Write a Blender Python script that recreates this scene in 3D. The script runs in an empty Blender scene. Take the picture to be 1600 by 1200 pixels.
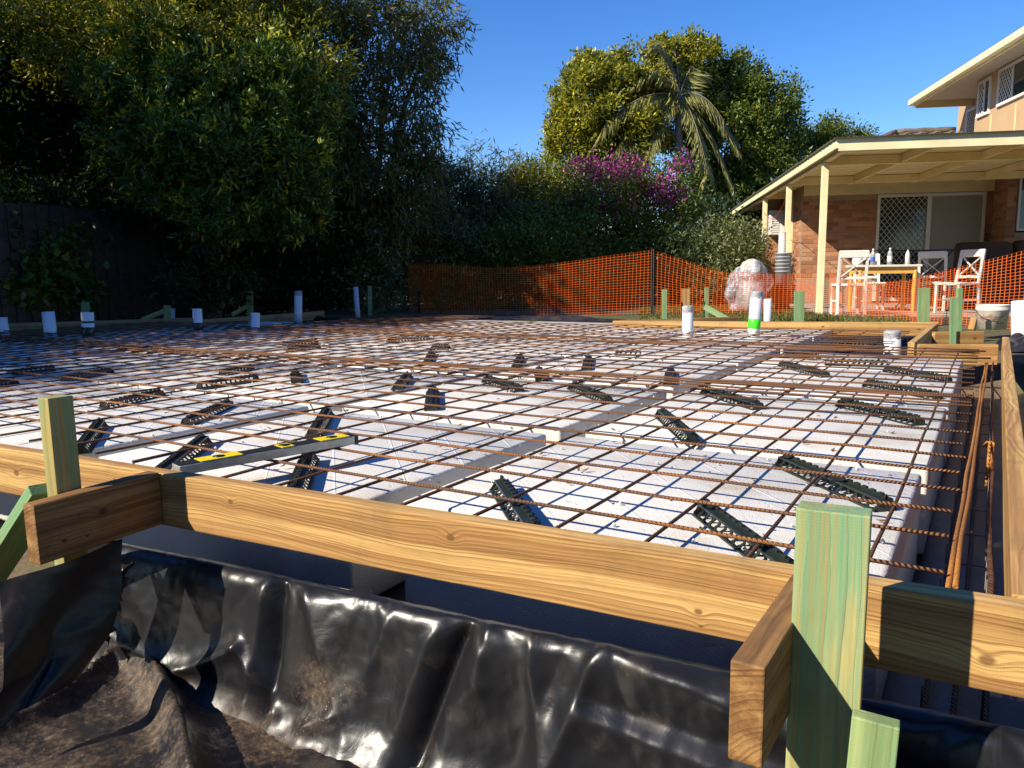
import bpy, bmesh, math, random
import numpy as np
from mathutils import Vector, Matrix

# ------------------------------------------------------------------ camera, sky, sun
sc = bpy.context.scene
col = sc.collection
F_PX = 1200.0                      # focal length in pixels of a 1600 px wide frame
YAW, PITCH, ROLL = math.radians(31.96), math.radians(7.9), math.radians(-0.7)
CAM = np.array([0.167, -1.513, 0.526])
FW = np.array([-math.sin(YAW) * math.cos(PITCH), math.cos(YAW) * math.cos(PITCH), -math.sin(PITCH)])
_r = np.array([math.cos(YAW), math.sin(YAW), 0.0])
_u = np.cross(_r, FW)
RT = math.cos(ROLL) * _r + math.sin(ROLL) * _u
UP = -math.sin(ROLL) * _r + math.cos(ROLL) * _u
cam_data = bpy.data.cameras.new('camera')
cam = bpy.data.objects.new('camera', cam_data)
col.objects.link(cam)
cam_data.sensor_width = 36.0
cam_data.lens = 36.0 * F_PX / 1600.0
cam_data.clip_start = 0.02
cam_data.clip_end = 3000
cam.matrix_world = Matrix(((RT[0], UP[0], -FW[0], CAM[0]), (RT[1], UP[1], -FW[1], CAM[1]),
                           (RT[2], UP[2], -FW[2], CAM[2]), (0, 0, 0, 1)))
sc.camera = cam

SUN_AZ, SUN_EL = math.radians(32.0), math.radians(35.0)     # light travels towards (sin az, cos az)
SUN_DIR = Vector((math.sin(SUN_AZ) * math.cos(SUN_EL), math.cos(SUN_AZ) * math.cos(SUN_EL), -math.sin(SUN_EL)))
world = bpy.data.worlds.new('World')
sc.world = world
world.use_nodes = True
wn = world.node_tree
bg = wn.nodes['Background']
sky = wn.nodes.new('ShaderNodeTexSky')
sky.sky_type = 'NISHITA'
sky.sun_disc = False
sky.sun_elevation = SUN_EL
sky.sun_rotation = math.radians(212.0)
sky.air_density = 1.0
sky.dust_density = 0.0
sky.ozone_density = 5.0
hs = wn.nodes.new('ShaderNodeHueSaturation')          # the camera's vivid blue
hs.inputs['Hue'].default_value = 0.512
hs.inputs['Saturation'].default_value = 1.25
wn.links.new(sky.outputs[0], hs.inputs['Color'])
wn.links.new(hs.outputs[0], bg.inputs[0])
bg.inputs[1].default_value = 0.115
sun_data = bpy.data.lights.new('sun', 'SUN')
sun_data.energy = 5.0
sun_data.angle = math.radians(0.53)
sun_data.color = (1.0, 0.905, 0.74)
sun = bpy.data.objects.new('sun', sun_data)
col.objects.link(sun)
sun.rotation_euler = SUN_DIR.to_track_quat('-Z', 'Y').to_euler()
sun.location = (-20, -25, 30)
sc.view_settings.view_transform = 'Standard'
sc.view_settings.look = 'None'
sc.view_settings.exposure = 0.68
sc.view_settings.gamma = 1.0
sc.view_settings.use_curve_mapping = False
sc.render.engine = 'CYCLES'
sc.cycles.use_denoising = True
sc.cycles.max_bounces = 6
sc.cycles.diffuse_bounces = 3
sc.cycles.glossy_bounces = 3
sc.cycles.transmission_bounces = 4
sc.cycles.transparent_max_bounces = 8
sc.cycles.caustics_reflective = False
sc.cycles.caustics_refractive = False

# ------------------------------------------------------------------ measuring helpers (photo pixel -> place in the world)
def ray(x, y):
    return FW + (x - 800) / F_PX * RT - (y - 600) / F_PX * UP
def PZ(x, y, z):
    d = ray(x, y); return Vector(CAM + d * (z - CAM[2]) / d[2])
FH = np.array([FW[0], FW[1], 0]) / math.hypot(FW[0], FW[1])
def PD(x, y, D):
    d = ray(x, y); return Vector(CAM + d * D / float(d @ FH))
def rnd(a, b): return random.uniform(a, b)

# ------------------------------------------------------------------ building helpers
def tag(o, label=None, cat=None, group=None, kind=None):
    if label: o['label'] = label
    if cat: o['category'] = cat
    if group: o['group'] = group
    if kind: o['kind'] = kind
    return o

def root(name, loc, label, cat, group=None, rz=0.0):
    o = bpy.data.objects.new(name, None)
    o.empty_display_size = 0.1
    col.objects.link(o)
    o.location = loc
    o.rotation_euler = (0, 0, rz)
    return tag(o, label, cat, group)

class MB:
    def __init__(s): s.v = []; s.f = []
    def add(s, vs, fs):
        n = len(s.v); s.v += [tuple(p) for p in vs]; s.f += [tuple(i + n for i in f) for f in fs]; return s
    def box(s, x0, x1, y0, y1, z0, z1, M=None):
        vs = [Vector((x, y, z)) for z in (z0, z1) for y in (y0, y1) for x in (x0, x1)]
        if M is not None: vs = [M @ p for p in vs]
        return s.add(vs, [(0, 2, 3, 1), (4, 5, 7, 6), (0, 1, 5, 4), (2, 6, 7, 3), (0, 4, 6, 2), (1, 3, 7, 5)])
    def beam(s, p0, p1, w, h, up=(0, 0, 1)):
        p0, p1 = Vector(p0), Vector(p1)
        x = (p1 - p0).normalized(); y = Vector(up).cross(x)
        if y.length < 1e-5: y = Vector((0, 1, 0)).cross(x)
        y.normalize(); z = x.cross(y)
        M = Matrix((x, y, z)).transposed().to_4x4(); M.translation = p0
        return s.box(0, (p1 - p0).length, -w / 2, w / 2, -h / 2, h / 2, M)
    def tube(s, pts, r, n=8, cap=True):
        pts = [Vector(p) for p in pts]
        rs = r if isinstance(r, (list, tuple)) else [r] * len(pts)
        prev = None; base = len(s.v)
        for i, p in enumerate(pts):
            t = (pts[min(i + 1, len(pts) - 1)] - pts[max(i - 1, 0)]).normalized()
            if prev is None:
                a = Vector((0, 0, 1)) if abs(t.z) < 0.9 else Vector((1, 0, 0))
                nx = t.cross(a).normalized()
            else:
                nx = (prev - t * prev.dot(t)).normalized()
            prev = nx; ny = t.cross(nx)
            for k in range(n):
                a = 2 * math.pi * k / n
                s.v.append(tuple(p + (nx * math.cos(a) + ny * math.sin(a)) * rs[i]))
        for i in range(len(pts) - 1):
            for k in range(n):
                k2 = (k + 1) % n
                s.f.append((base + i * n + k, base + i * n + k2, base + (i + 1) * n + k2, base + (i + 1) * n + k))
        if cap:
            s.f.append(tuple(base + k for k in range(n))[::-1])
            s.f.append(tuple(base + (len(pts) - 1) * n + k for k in range(n)))
        return s
    def lathe(s, prof, n=20, c=(0, 0, 0)):
        b = len(s.v)
        for r, z in prof:
            for k in range(n):
                a = 2 * math.pi * k / n
                s.v.append((c[0] + r * math.cos(a), c[1] + r * math.sin(a), c[2] + z))
        for i in range(len(prof) - 1):
            for k in range(n):
                k2 = (k + 1) % n
                s.f.append((b + i * n + k, b + i * n + k2, b + (i + 1) * n + k2, b + (i + 1) * n + k))
        return s
    def grid(s, fn, us, vs):
        b = len(s.v); nu, nv = len(us), len(vs)
        for v in vs:
            for u in us: s.v.append(tuple(fn(u, v)))
        for j in range(nv - 1):
            for i in range(nu - 1):
                s.f.append((b + j * nu + i, b + j * nu + i + 1, b + (j + 1) * nu + i + 1, b + (j + 1) * nu + i))
        return s
    def prism(s, poly, y0, y1, M=None):      # poly in (x, z), extruded along y
        n = len(poly)
        vs = [Vector((x, y0, z)) for x, z in poly] + [Vector((x, y1, z)) for x, z in poly]
        if M is not None: vs = [M @ p for p in vs]
        return s.add(vs, [tuple(range(n)), tuple(range(2 * n - 1, n - 1, -1))] +
                     [(i, i + n, (i + 1) % n + n, (i + 1) % n) for i in range(n)])
    def mesh(s, name, bevel=0.0, seg=1, org=(0, 0, 0)):
        me = bpy.data.meshes.new(name)
        o = Vector(org)
        me.from_pydata([tuple(Vector(p) - o) for p in s.v], [], s.f)
        bm = bmesh.new(); bm.from_mesh(me)
        bmesh.ops.recalc_face_normals(bm, faces=bm.faces)
        if bevel > 0:
            es = [e for e in bm.edges if len(e.link_faces) == 2 and e.calc_face_angle(0) > 0.5]
            bmesh.ops.bevel(bm, geom=es, offset=bevel, segments=seg, affect='EDGES', profile=0.5)
        bm.to_mesh(me); bm.free()
        return me
    def build(s, name, mat, parent=None, bevel=0.0, seg=1, smooth=False, org=None):
        base = org if org is not None else (world_loc(parent) if parent is not None else (0, 0, 0))
        me = s.mesh(name, bevel, seg, base)
        if smooth: me.shade_smooth()
        me.materials.append(mat)
        return put(name, me, parent, base if parent is None else (0, 0, 0))

def world_loc(o):
    p = Vector(o.location)
    while o.parent is not None:
        o = o.parent; p = p + Vector(o.location)
    return p

def put(name, me, parent=None, loc=(0, 0, 0), rot=None):
    o = bpy.data.objects.new(name, me)
    col.objects.link(o)
    o.parent = parent
    o.location = loc
    if rot is not None: o.rotation_euler = rot
    return o

def copy_tree(o, parent=None):
    c = o.copy(); col.objects.link(c); c.parent = parent
    for ch in KIDS(o): copy_tree(ch, c)
    return c
def KIDS(o): return [x for x in col.objects if x.parent is o]

def plank(name, p0, p1, w, h, mat, parent=None, up=(0, 0, 1), bevel=0.003, rough=0.0):
    """a sawn board: local X along its length, Y its thickness w, Z its height h"""
    p0, p1 = Vector(p0), Vector(p1)
    x = (p1 - p0).normalized(); y = Vector(up).cross(x)
    if y.length < 1e-5: y = Vector((0, 1, 0)).cross(x)
    y.normalize(); z = x.cross(y); L = (p1 - p0).length
    n = max(1, int(L / 0.25))
    m = MB()
    m.grid(lambda a, b: (0, 0, 0), [0], [0]); m.v = []; m.f = []
    for i in range(n + 1):
        k = rnd(-1, 1) * rough; k2 = rnd(-1, 1) * rough
        for (yy, zz) in ((-1, -1), (1, -1), (1, 1), (-1, 1)):
            m.v.append((L * i / n, yy * w / 2 + k, zz * h / 2 + k2))
    for i in range(n):
        for k in range(4):
            k2 = (k + 1) % 4
            m.f.append((i * 4 + k, i * 4 + k2, i * 4 + 4 + k2, i * 4 + 4 + k))
    m.f.append((3, 2, 1, 0)); m.f.append(tuple(n * 4 + k for k in range(4)))
    me = m.mesh(name, bevel, 2); me.materials.append(mat)
    o = bpy.data.objects.new(name, me); col.objects.link(o)
    M = Matrix((x, y, z)).transposed().to_4x4(); M.translation = p0
    if parent is not None:
        o.parent = parent; M.translation = p0 - world_loc(parent)
    o.matrix_local = M
    return o
# ------------------------------------------------------------------ materials
def newmat(name):
    m = bpy.data.materials.new(name); m.use_nodes = True
    return m, m.node_tree, m.node_tree.nodes['Principled BSDF']
def nd(nt, typ, props=None, **ins):
    n = nt.nodes.new(typ)
    for k, v in (props or {}).items(): setattr(n, k, v)
    for k, v in ins.items():
        key = int(k[1:]) if k[0] == 'i' and k[1:].isdigit() else k.replace('_', ' ')
        s = n.inputs[key]
        if isinstance(v, bpy.types.NodeSocket): nt.links.new(v, s)
        else: s.default_value = v
    return n
def mth(nt, op, a, b=0.0, c=0.0, clamp=False):
    n = nd(nt, 'ShaderNodeMath', {'operation': op, 'use_clamp': clamp}, i0=a, i1=b, i2=c); return n.outputs[0]
def mapr(nt, v, a, b, c=0.0, d=1.0):
    return nd(nt, 'ShaderNodeMapRange', None, i0=v, i1=a, i2=b, i3=c, i4=d).outputs[0]
def noise(nt, vec, scale, detail=4.0, rough=0.55, dist=0.0):
    return nd(nt, 'ShaderNodeTexNoise', None, Vector=vec, Scale=scale, Detail=detail, Roughness=rough, Distortion=dist).outputs[0]
def ramp(nt, fac, stops):
    n = nd(nt, 'ShaderNodeValToRGB', None, Fac=fac); cr = n.color_ramp
    while len(cr.elements) > 1: cr.elements.remove(cr.elements[-1])
    cr.elements[0].position = stops[0][0]; cr.elements[0].color = (*stops[0][1], 1)
    for p, c in stops[1:]:
        e = cr.elements.new(p); e.color = (*c, 1)
    return n.outputs[0]
def mix(nt, fac, a, b, blend='MIX'):
    n = nd(nt, 'ShaderNodeMix', {'data_type': 'RGBA', 'blend_type': blend})
    for k, v in ((0, fac), (6, a), (7, b)):
        s = n.inputs[k]
        if isinstance(v, bpy.types.NodeSocket): nt.links.new(v, s)
        else: s.default_value = (*v, 1) if isinstance(v, tuple) and len(v) == 3 else v
    return n.outputs[2]
def bump(nt, h, strength=0.3, dist=0.01):
    return nd(nt, 'ShaderNodeBump', None, Height=h, Strength=strength, Distance=dist).outputs[0]
def scaled(nt, vec, s, off=None):
    n = nd(nt, 'ShaderNodeMapping', None, Vector=vec, Scale=s)
    if off is not None: nt.links.new(off, n.inputs['Location'])
    return n.outputs[0]
def objco(nt, shift=True):
    co = nd(nt, 'ShaderNodeTexCoord').outputs['Object']
    if not shift: return co
    r = nd(nt, 'ShaderNodeObjectInfo').outputs['Random']
    k = mth(nt, 'MULTIPLY', r, 37.0)
    c = nd(nt, 'ShaderNodeCombineXYZ', None, X=k, Y=mth(nt, 'MULTIPLY', k, 0.0), Z=0.0).outputs[0]
    return nd(nt, 'ShaderNodeVectorMath', {'operation': 'ADD'}, i0=co, i1=c).outputs[0]

def plain(name, c, rough=0.6, var=0.12, scale=8.0, metal=0.0, bmp=0.0, bscale=60.0, spec=0.5):
    m, nt, b = newmat(name)
    co = objco(nt)
    n = noise(nt, co, scale, 5.0)
    lo = tuple(x * (1 - var) for x in c); hi = tuple(min(1, x * (1 + var)) for x in c)
    nt.links.new(ramp(nt, n, [(0.3, lo), (0.7, hi)]), b.inputs['Base Color'])
    b.inputs['Roughness'].default_value = rough; b.inputs['Metallic'].default_value = metal
    b.inputs['Specular IOR Level'].default_value = spec
    if bmp: nt.links.new(bump(nt, noise(nt, co, bscale, 4.0), bmp, 0.01), b.inputs['Normal'])
    return m

def wood(name, early, late, pale, knots=(), ring=0.011, y0=-0.05, z0=-0.02, rough=0.66, blotch=None, streak=None, grime=0.42):
    """solid pine: growth rings about a pith line beside the board, knots, saw marks; X is the grain"""
    m, nt, b = newmat(name)
    raw = nd(nt, 'ShaderNodeTexCoord').outputs['Object']
    sh = objco(nt)
    sep = nd(nt, 'ShaderNodeSeparateXYZ', None, i0=raw)
    x, y, z = sep.outputs
    wob = mth(nt, 'MULTIPLY', mth(nt, 'SUBTRACT', noise(nt, scaled(nt, sh, (0.9, 2.5, 2.5)), 1.0, 3.0), 0.5), 0.10)
    fine = mth(nt, 'MULTIPLY', mth(nt, 'SUBTRACT', noise(nt, scaled(nt, sh, (5.0, 30, 30)), 1.0, 3.0), 0.5), 0.006)
    dy = mth(nt, 'ADD', y, -y0); dz = mth(nt, 'ADD', mth(nt, 'ADD', z, -z0), wob)
    rad = mth(nt, 'SQRT', mth(nt, 'ADD', mth(nt, 'MULTIPLY', dy, dy), mth(nt, 'MULTIPLY', dz, dz)))
    rad = mth(nt, 'ADD', rad, fine)
    kmask = None
    for (kx, kz, kr) in knots:
        ax = mth(nt, 'DIVIDE', mth(nt, 'SUBTRACT', x, kx), kr); az = mth(nt, 'DIVIDE', mth(nt, 'SUBTRACT', z, kz), kr * 0.75)
        d2 = mth(nt, 'ADD', mth(nt, 'MULTIPLY', ax, ax), mth(nt, 'MULTIPLY', az, az))
        g = mth(nt, 'EXPONENT', mth(nt, 'MULTIPLY', d2, -0.22))
        rad = mth(nt, 'ADD', rad, mth(nt, 'MULTIPLY', g, kr * 0.9))
        k = mapr(nt, mth(nt, 'SQRT', d2), 0.55, 1.05, 1.0, 0.0)
        kmask = k if kmask is None else mth(nt, 'MAXIMUM', kmask, k)
    rv = nd(nt, 'ShaderNodeCombineXYZ', None, X=mth(nt, 'MULTIPLY', rad, 70.0), Y=mth(nt, 'MULTIPLY', x, 0.4), Z=0.0).outputs[0]
    rn = noise(nt, rv, 1.0, 3.0, 0.6)
    ph = mth(nt, 'FRACT', mth(nt, 'ADD', mth(nt, 'DIVIDE', rad, ring), mth(nt, 'MULTIPLY', rn, 2.6)))
    lat = nd(nt, 'ShaderNodeMapRange', {'interpolation_type': 'SMOOTHSTEP'}, i0=ph, i1=0.35, i2=0.92, i3=0.0, i4=1.0).outputs[0]
    lat = mth(nt, 'MULTIPLY', lat, mapr(nt, ph, 0.93, 1.0, 1.0, 0.0))
    rn2 = noise(nt, nd(nt, 'ShaderNodeVectorMath', {'operation': 'ADD'}, i0=rv, i1=(7.3, 2.1, 5.0)).outputs[0], 0.8, 2.0)
    lat = mth(nt, 'MULTIPLY', lat, mapr(nt, rn2, 0.35, 0.62, 0.15, 1.0))
    big = noise(nt, scaled(nt, sh, (0.35, 16, 26)), 1.0, 3.0)
    base = ramp(nt, big, [(0.36, tuple(v * .82 for v in early)), (0.48, early), (0.60, pale)])
    c = mix(nt, mth(nt, 'MULTIPLY', lat, 0.7), base, (*late,))
    fib = noise(nt, scaled(nt, sh, (6, 160, 160)), 1.0, 3.0)
    c = mix(nt, mapr(nt, fib, 0.35, 0.75, 0.0, 0.28), c, tuple(v * 0.55 for v in late))
    if blotch:
        bl = noise(nt, scaled(nt, sh, (2.2, 11, 11)), 1.0, 4.0, 0.6, 0.6)
        c = mix(nt, mapr(nt, bl, 0.40, 0.62), c, mix(nt, 0.35, blotch, c))
    if streak:
        st = noise(nt, scaled(nt, sh, (0.9, 190, 190)), 1.0, 2.0)
        s2_ = noise(nt, scaled(nt, sh, (1.6, 120, 120)), 1.0, 2.0)
        c = mix(nt, mapr(nt, s2_, 0.46, 0.64, 0.0, 0.5), c, (*(blotch or late),))
        c = mix(nt, mapr(nt, st, 0.52, 0.68, 0.0, 0.55), c, (*streak,))
    if kmask is not None:
        rr = mth(nt, 'FRACT', mth(nt, 'MULTIPLY', rad, 260.0))
        c = mix(nt, mth(nt, 'MULTIPLY', kmask, 0.8), c, mix(nt, rr, tuple(v * 0.35 for v in late), tuple(v * 0.8 for v in late)))
    dirt = noise(nt, sh, 5.0, 6.0, 0.65)
    c = mix(nt, mapr(nt, dirt, 0.52, 0.75, 0.0, grime), c, (0.09, 0.06, 0.035))
    nt.links.new(c, b.inputs['Base Color'])
    b.inputs['Roughness'].default_value = rough
    b.inputs['Specular IOR Level'].default_value = 0.3
    h = mth(nt, 'ADD', mth(nt, 'MULTIPLY', lat, 0.5), mth(nt, 'MULTIPLY', fib, 0.6))
    saw = nd(nt, 'ShaderNodeTexWave', {'wave_type': 'BANDS', 'bands_direction': 'X'}, Vector=sh, Scale=70.0, Distortion=1.5, Detail=2.0).outputs[1]
    h = mth(nt, 'ADD', h, mth(nt, 'MULTIPLY', saw, 0.05))
    nt.links.new(bump(nt, h, 0.6, 0.0022), b.inputs['Normal'])
    return m

PINE = ((0.43, 0.235, 0.082), (0.255, 0.115, 0.036), (0.64, 0.41, 0.15))
M = {}
M['front'] = wood('pine_front', *PINE, knots=((0.7, 0.0, 0.016), (1.16, 0.03, 0.009), (1.60, 0.025, 0.011), (2.24, 0.03, 0.012), (2.76, -0.030, 0.009), (2.765, -0.056, 0.005), (3.2, -0.02, 0.014)), ring=0.0075, y0=-0.11, z0=-0.16)
M['pine'] = wood('pine', *PINE, knots=((0.35, 0.01, 0.02), (1.3, -0.02, 0.016), (2.2, 0.02, 0.02), (3.1, 0.0, 0.018)), ring=0.0085, y0=-0.08, z0=-0.10)
M['pine_dark'] = wood('pine_weathered', (0.24, 0.12, 0.042), (0.09, 0.036, 0.012), (0.40, 0.22, 0.08), knots=((0.16, 0.012, 0.013), (0.06, -.03, .008)), ring=0.008, y0=-.07, z0=-.12, grime=0.7)
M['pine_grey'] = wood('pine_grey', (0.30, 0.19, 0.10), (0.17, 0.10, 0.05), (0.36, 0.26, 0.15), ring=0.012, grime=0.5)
M['treated'] = wood('treated_pine', (0.40, 0.36, 0.13), (0.30, 0.20, 0.06), (0.52, 0.45, 0.18), blotch=(0.10, 0.32, 0.19), streak=(0.46, 0.24, 0.06), ring=0.010, grime=0.2)
M['treated_green'] = wood('treated_pine_green', (0.24, 0.35, 0.15), (0.20, 0.24, 0.09), (0.34, 0.42, 0.18), blotch=(0.15, 0.33, 0.18), ring=0.010, grime=0.15)
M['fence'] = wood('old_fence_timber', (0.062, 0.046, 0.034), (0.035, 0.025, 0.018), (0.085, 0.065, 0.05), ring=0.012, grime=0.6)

# expanded polystyrene
def eps():
    m, nt, b = newmat('polystyrene')
    raw = nd(nt, 'ShaderNodeTexCoord').outputs['Object']
    sh = objco(nt)
    sep = nd(nt, 'ShaderNodeSeparateXYZ', None, i0=raw); x, y, z = sep.outputs
    def lines(v, per, w):
        f = mth(nt, 'ABSOLUTE', mth(nt, 'SUBTRACT', mth(nt, 'FRACT', mth(nt, 'DIVIDE', v, per)), 0.5))
        return mapr(nt, f, 0.5 - w / per, 0.5 - w / per * 0.4, 0.0, 1.0)
    d1 = mth(nt, 'ADD', x, y); d2 = mth(nt, 'SUBTRACT', x, y)
    ln = mth(nt, 'MAXIMUM', lines(d1, 0.283, 0.0045), lines(d2, 0.566, 0.003))
    top = mapr(nt, z, -0.012, -0.004, 0.0, 1.0)
    ln = mth(nt, 'MULTIPLY', ln, top)
    dirt = noise(nt, sh, 3.2, 6.0, 0.62)
    base = ramp(nt, dirt, [(0.30, (0.69, 0.675, 0.64)), (0.55, (0.61, 0.595, 0.565)), (0.76, (0.46, 0.40, 0.32))])
    smu = noise(nt, sh, 1.7, 7.0, 0.72, 0.8)
    base = mix(nt, mapr(nt, smu, 0.54, 0.72, 0.0, 0.55), base, (0.40, 0.34, 0.27))
    sp = noise(nt, sh, 22.0, 5.0, 0.7)
    base = mix(nt, mapr(nt, sp, 0.62, 0.78, 0.0, 0.5), base, (0.50, 0.37, 0.24))
    base = mix(nt, mth(nt, 'MULTIPLY', ln, 0.8), base, (0.80, 0.80, 0.80))
    nt.links.new(base, b.inputs['Base Color'])
    b.inputs['Roughness'].default_value = 0.7
    b.inputs['Specular IOR Level'].default_value = 0.3
    vo = nd(nt, 'ShaderNodeTexVoronoi', None, Vector=raw, Scale=230.0).outputs['Distance']
    h = mth(nt, 'ADD', mth(nt, 'MULTIPLY', vo, -0.5), mth(nt, 'MULTIPLY', ln, 1.2))
    h = mth(nt, 'ADD', h, mth(nt, 'MULTIPLY', noise(nt, sh, 9.0, 3.0), 1.4))
    h = mth(nt, 'ADD', h, mth(nt, 'MULTIPLY', mapr(nt, noise(nt, sh, 45.0, 3.0, .6), .6, .72), -1.2))
    nt.links.new(bump(nt, h, 0.45, 0.004), b.inputs['Normal'])
    return m
M['eps'] = eps()

def rust(name, a, bcol, c, rib=True, freq=62.0):
    m, nt, b = newmat(name)
    raw = nd(nt, 'ShaderNodeTexCoord').outputs['Object']
    sh = objco(nt)
    n = noise(nt, scaled(nt, sh, (2.0, 40, 40)), 1.0, 5.0, 0.6)
    n2 = noise(nt, sh, 180.0, 2.0)
    f = mth(nt, 'ADD', mth(nt, 'MULTIPLY', n, 0.7), mth(nt, 'MULTIPLY', n2, 0.3))
    nt.links.new(ramp(nt, f, [(0.36, a), (0.52, bcol), (0.68, c)]), b.inputs['Base Color'])
    b.inputs['Roughness'].default_value = 0.75
    b.inputs['Metallic'].default_value = 0.15
    if rib:
        w = nd(nt, 'ShaderNodeTexWave', {'wave_type': 'BANDS', 'bands_direction': 'DIAGONAL'}, Vector=scaled(nt, raw, (1, 0.6, 0.6)), Scale=freq, Distortion=0.0).outputs[1]
        nt.links.new(bump(nt, w, 0.9, 0.004), b.inputs['Normal'])
    return m
M['rust'] = rust('rusty_mesh_bar', (0.10, 0.068, 0.052), (0.20, 0.085, 0.035), (0.46, 0.19, 0.045))
M['rust_dark'] = rust('dark_mesh_bar', (0.05, 0.025, 0.016), (0.11, 0.046, 0.022), (0.26, 0.105, 0.03))
M['rust_orange'] = rust('orange_rusty_bar', (0.20, 0.08, 0.02), (0.40, 0.16, 0.03), (0.60, 0.28, 0.05))
M['wire'] = plain('tie_wire', (0.10, 0.085, 0.075), 0.5, metal=0.6)
M['chair_plastic'] = plain('dark_green_plastic', (0.016, 0.023, 0.019), 0.42, var=0.25)
M['pvc'] = plain('white_pvc', (0.66, 0.67, 0.69), 0.35, var=0.05, scale=14)
M['pvc_grey'] = plain('grey_lilac_pvc', (0.50, 0.48, 0.60), 0.4, var=0.06)
M['tape'] = plain('grey_duct_tape', (0.34, 0.34, 0.36), 0.45, var=0.25, scale=30, bmp=0.5)
M['tape_black'] = plain('black_tape', (0.012, 0.012, 0.014), 0.35)
M['fluoro'] = plain('fluoro_green_paint', (0.07, 0.86, 0.02), 0.5, var=0.08)
M['soil'] = plain('soil', (0.15, 0.095, 0.055), 0.95, var=0.45, scale=3.0, bmp=0.8, bscale=25)
M['steel_dark'] = plain('black_steel', (0.03, 0.025, 0.022), 0.6, var=0.3)

def plastic():
    """black builder's film: glossy, dusty where the attribute 'dust' says so"""
    m, nt, b = newmat('black_builders_film')
    co = objco(nt, False)
    dust = nd(nt, 'ShaderNodeAttribute', {'attribute_name': 'dust'}).outputs['Fac']
    n = noise(nt, co, 7.0, 7.0, 0.68)
    n2 = noise(nt, co, 62.0, 6.0, 0.75)
    f = mth(nt, 'MULTIPLY', dust, mapr(nt, mth(nt, 'ADD', mth(nt, 'MULTIPLY', n, 0.65), mth(nt, 'MULTIPLY', n2, 0.35)), 0.42, 0.66))
    clay = ramp(nt, n2, [(0.35, (0.06, 0.042, 0.03)), (0.55, (0.15, 0.098, 0.06)), (0.75, (0.36, 0.22, 0.10))])
    sc_ = noise(nt, scaled(nt, co, (30, 4, 4)), 1.0, 5.0, 0.7)
    base = mix(nt, mapr(nt, sc_, 0.62, 0.8, 0.0, 0.12), (0.010, 0.010, 0.012), (0.16, 0.15, 0.14))
    c = mix(nt, f, base, clay)
    vo = nd(nt, 'ShaderNodeTexVoronoi', None, Vector=co, Scale=95.0).outputs['Distance']
    spk = mth(nt, 'MULTIPLY', mapr(nt, vo, .10, .20, 1.0, 0.0), mth(nt, 'MULTIPLY', mapr(nt, noise(nt, co, 9.0, 4.0, .7), .48, .62), mapr(nt, dust, .15, .6)))
    c = mix(nt, mth(nt, 'MULTIPLY', spk, .8), c, (0.42, 0.29, 0.16))
    nt.links.new(c, b.inputs['Base Color'])
    nt.links.new(mapr(nt, f, 0.0, 0.7, 0.33, 0.8), b.inputs['Roughness'])
    b.inputs['Specular IOR Level'].default_value = 0.5
    h = mth(nt, 'ADD', mth(nt, 'MULTIPLY', noise(nt, co, 16.0, 4.0, 0.5, 1.2), 0.8), mth(nt, 'MULTIPLY', noise(nt, co, 60.0, 3.0), 0.12))
    nt.links.new(bump(nt, h, 0.16, 0.010), b.inputs['Normal'])
    return m
M['film'] = plastic()

def leafmat(name):
    m, nt, b = newmat(name)
    a = nd(nt, 'ShaderNodeAttribute', {'attribute_name': 'leafcol'}).outputs['Color']
    nt.links.new(a, b.inputs['Base Color'])
    b.inputs['Roughness'].default_value = 0.42
    b.inputs['Specular IOR Level'].default_value = 0.45
    tr = nd(nt, 'ShaderNodeBsdfTranslucent', None, Color=mix(nt, 1.0, a, (1.5, 1.35, 0.55), 'MULTIPLY'))
    mx = nd(nt, 'ShaderNodeMixShader', None, i0=0.32, i1=b.outputs[0], i2=tr.outputs[0])
    nt.links.new(mx.outputs[0], nt.nodes['Material Output'].inputs[0])
    return m
M['leaf'] = leafmat('leaf')
M['bark'] = plain('bark', (0.14, 0.10, 0.075), 0.9, var=0.4, scale=12, bmp=0.7, bscale=40)
M['bark_grey'] = plain('bark_grey', (0.22, 0.19, 0.16), 0.9, var=0.35, scale=10, bmp=0.6, bscale=40)
# ------------------------------------------------------------------ ground
random.seed(3)
def npnoise(seed, n=26, lo=1.0, hi=6.0):
    r = np.random.RandomState(seed)
    k = r.uniform(lo, hi, n); a = r.uniform(0, 2 * math.pi, n); p = r.uniform(0, 2 * math.pi, n)
    kx, ky = k * np.cos(a), k * np.sin(a); w = 1.0 / k; w /= w.sum()
    def f(x, y): return float(np.sum(w * np.sin(kx * x + ky * y + p)))
    return f
gn = npnoise(1, 20, 0.5, 5.0)
def gz(x, y):
    def st(v, a, b): t = min(1, max(0, (v - a) / (b - a))); return t * t * (3 - 2 * t)
    z = -0.11
    pad = st(x, -9.75, -9.55) * (1 - st(x, 0.78, 0.95)) * st(y, -0.4, -0.3) * (1 - st(y, 7.55, 7.75))
    pad *= 1 - st(x, -0.30, -0.18) * st(y, 4.72, 4.82)
    front = st(x, -7, -5.5) * (1 - st(x, 3.0, 4.0)) * st(y, -5, -4) * (1 - st(y, -0.42, -0.30))
    z += -0.34 * pad - 0.64 * front
    far = st(math.hypot(x, y), 14, 40)
    return z + gn(x, y) * 0.03 * (1 - far) * (1 - pad)
def lines(a, b, fine0, fine1, step, pads):
    v = list(np.arange(fine0, fine1 + 1e-6, step)) + pads + [a, b]
    return sorted(set(round(float(t), 3) for t in v))
gxs = lines(-900, 900, -11, 4.5, 0.16, [-300, -120, -60, -35, -25, -20, -17, -15, -13, -12, 5, 6, 8, 11, 15, 22, 40, 90, 300])
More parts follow.
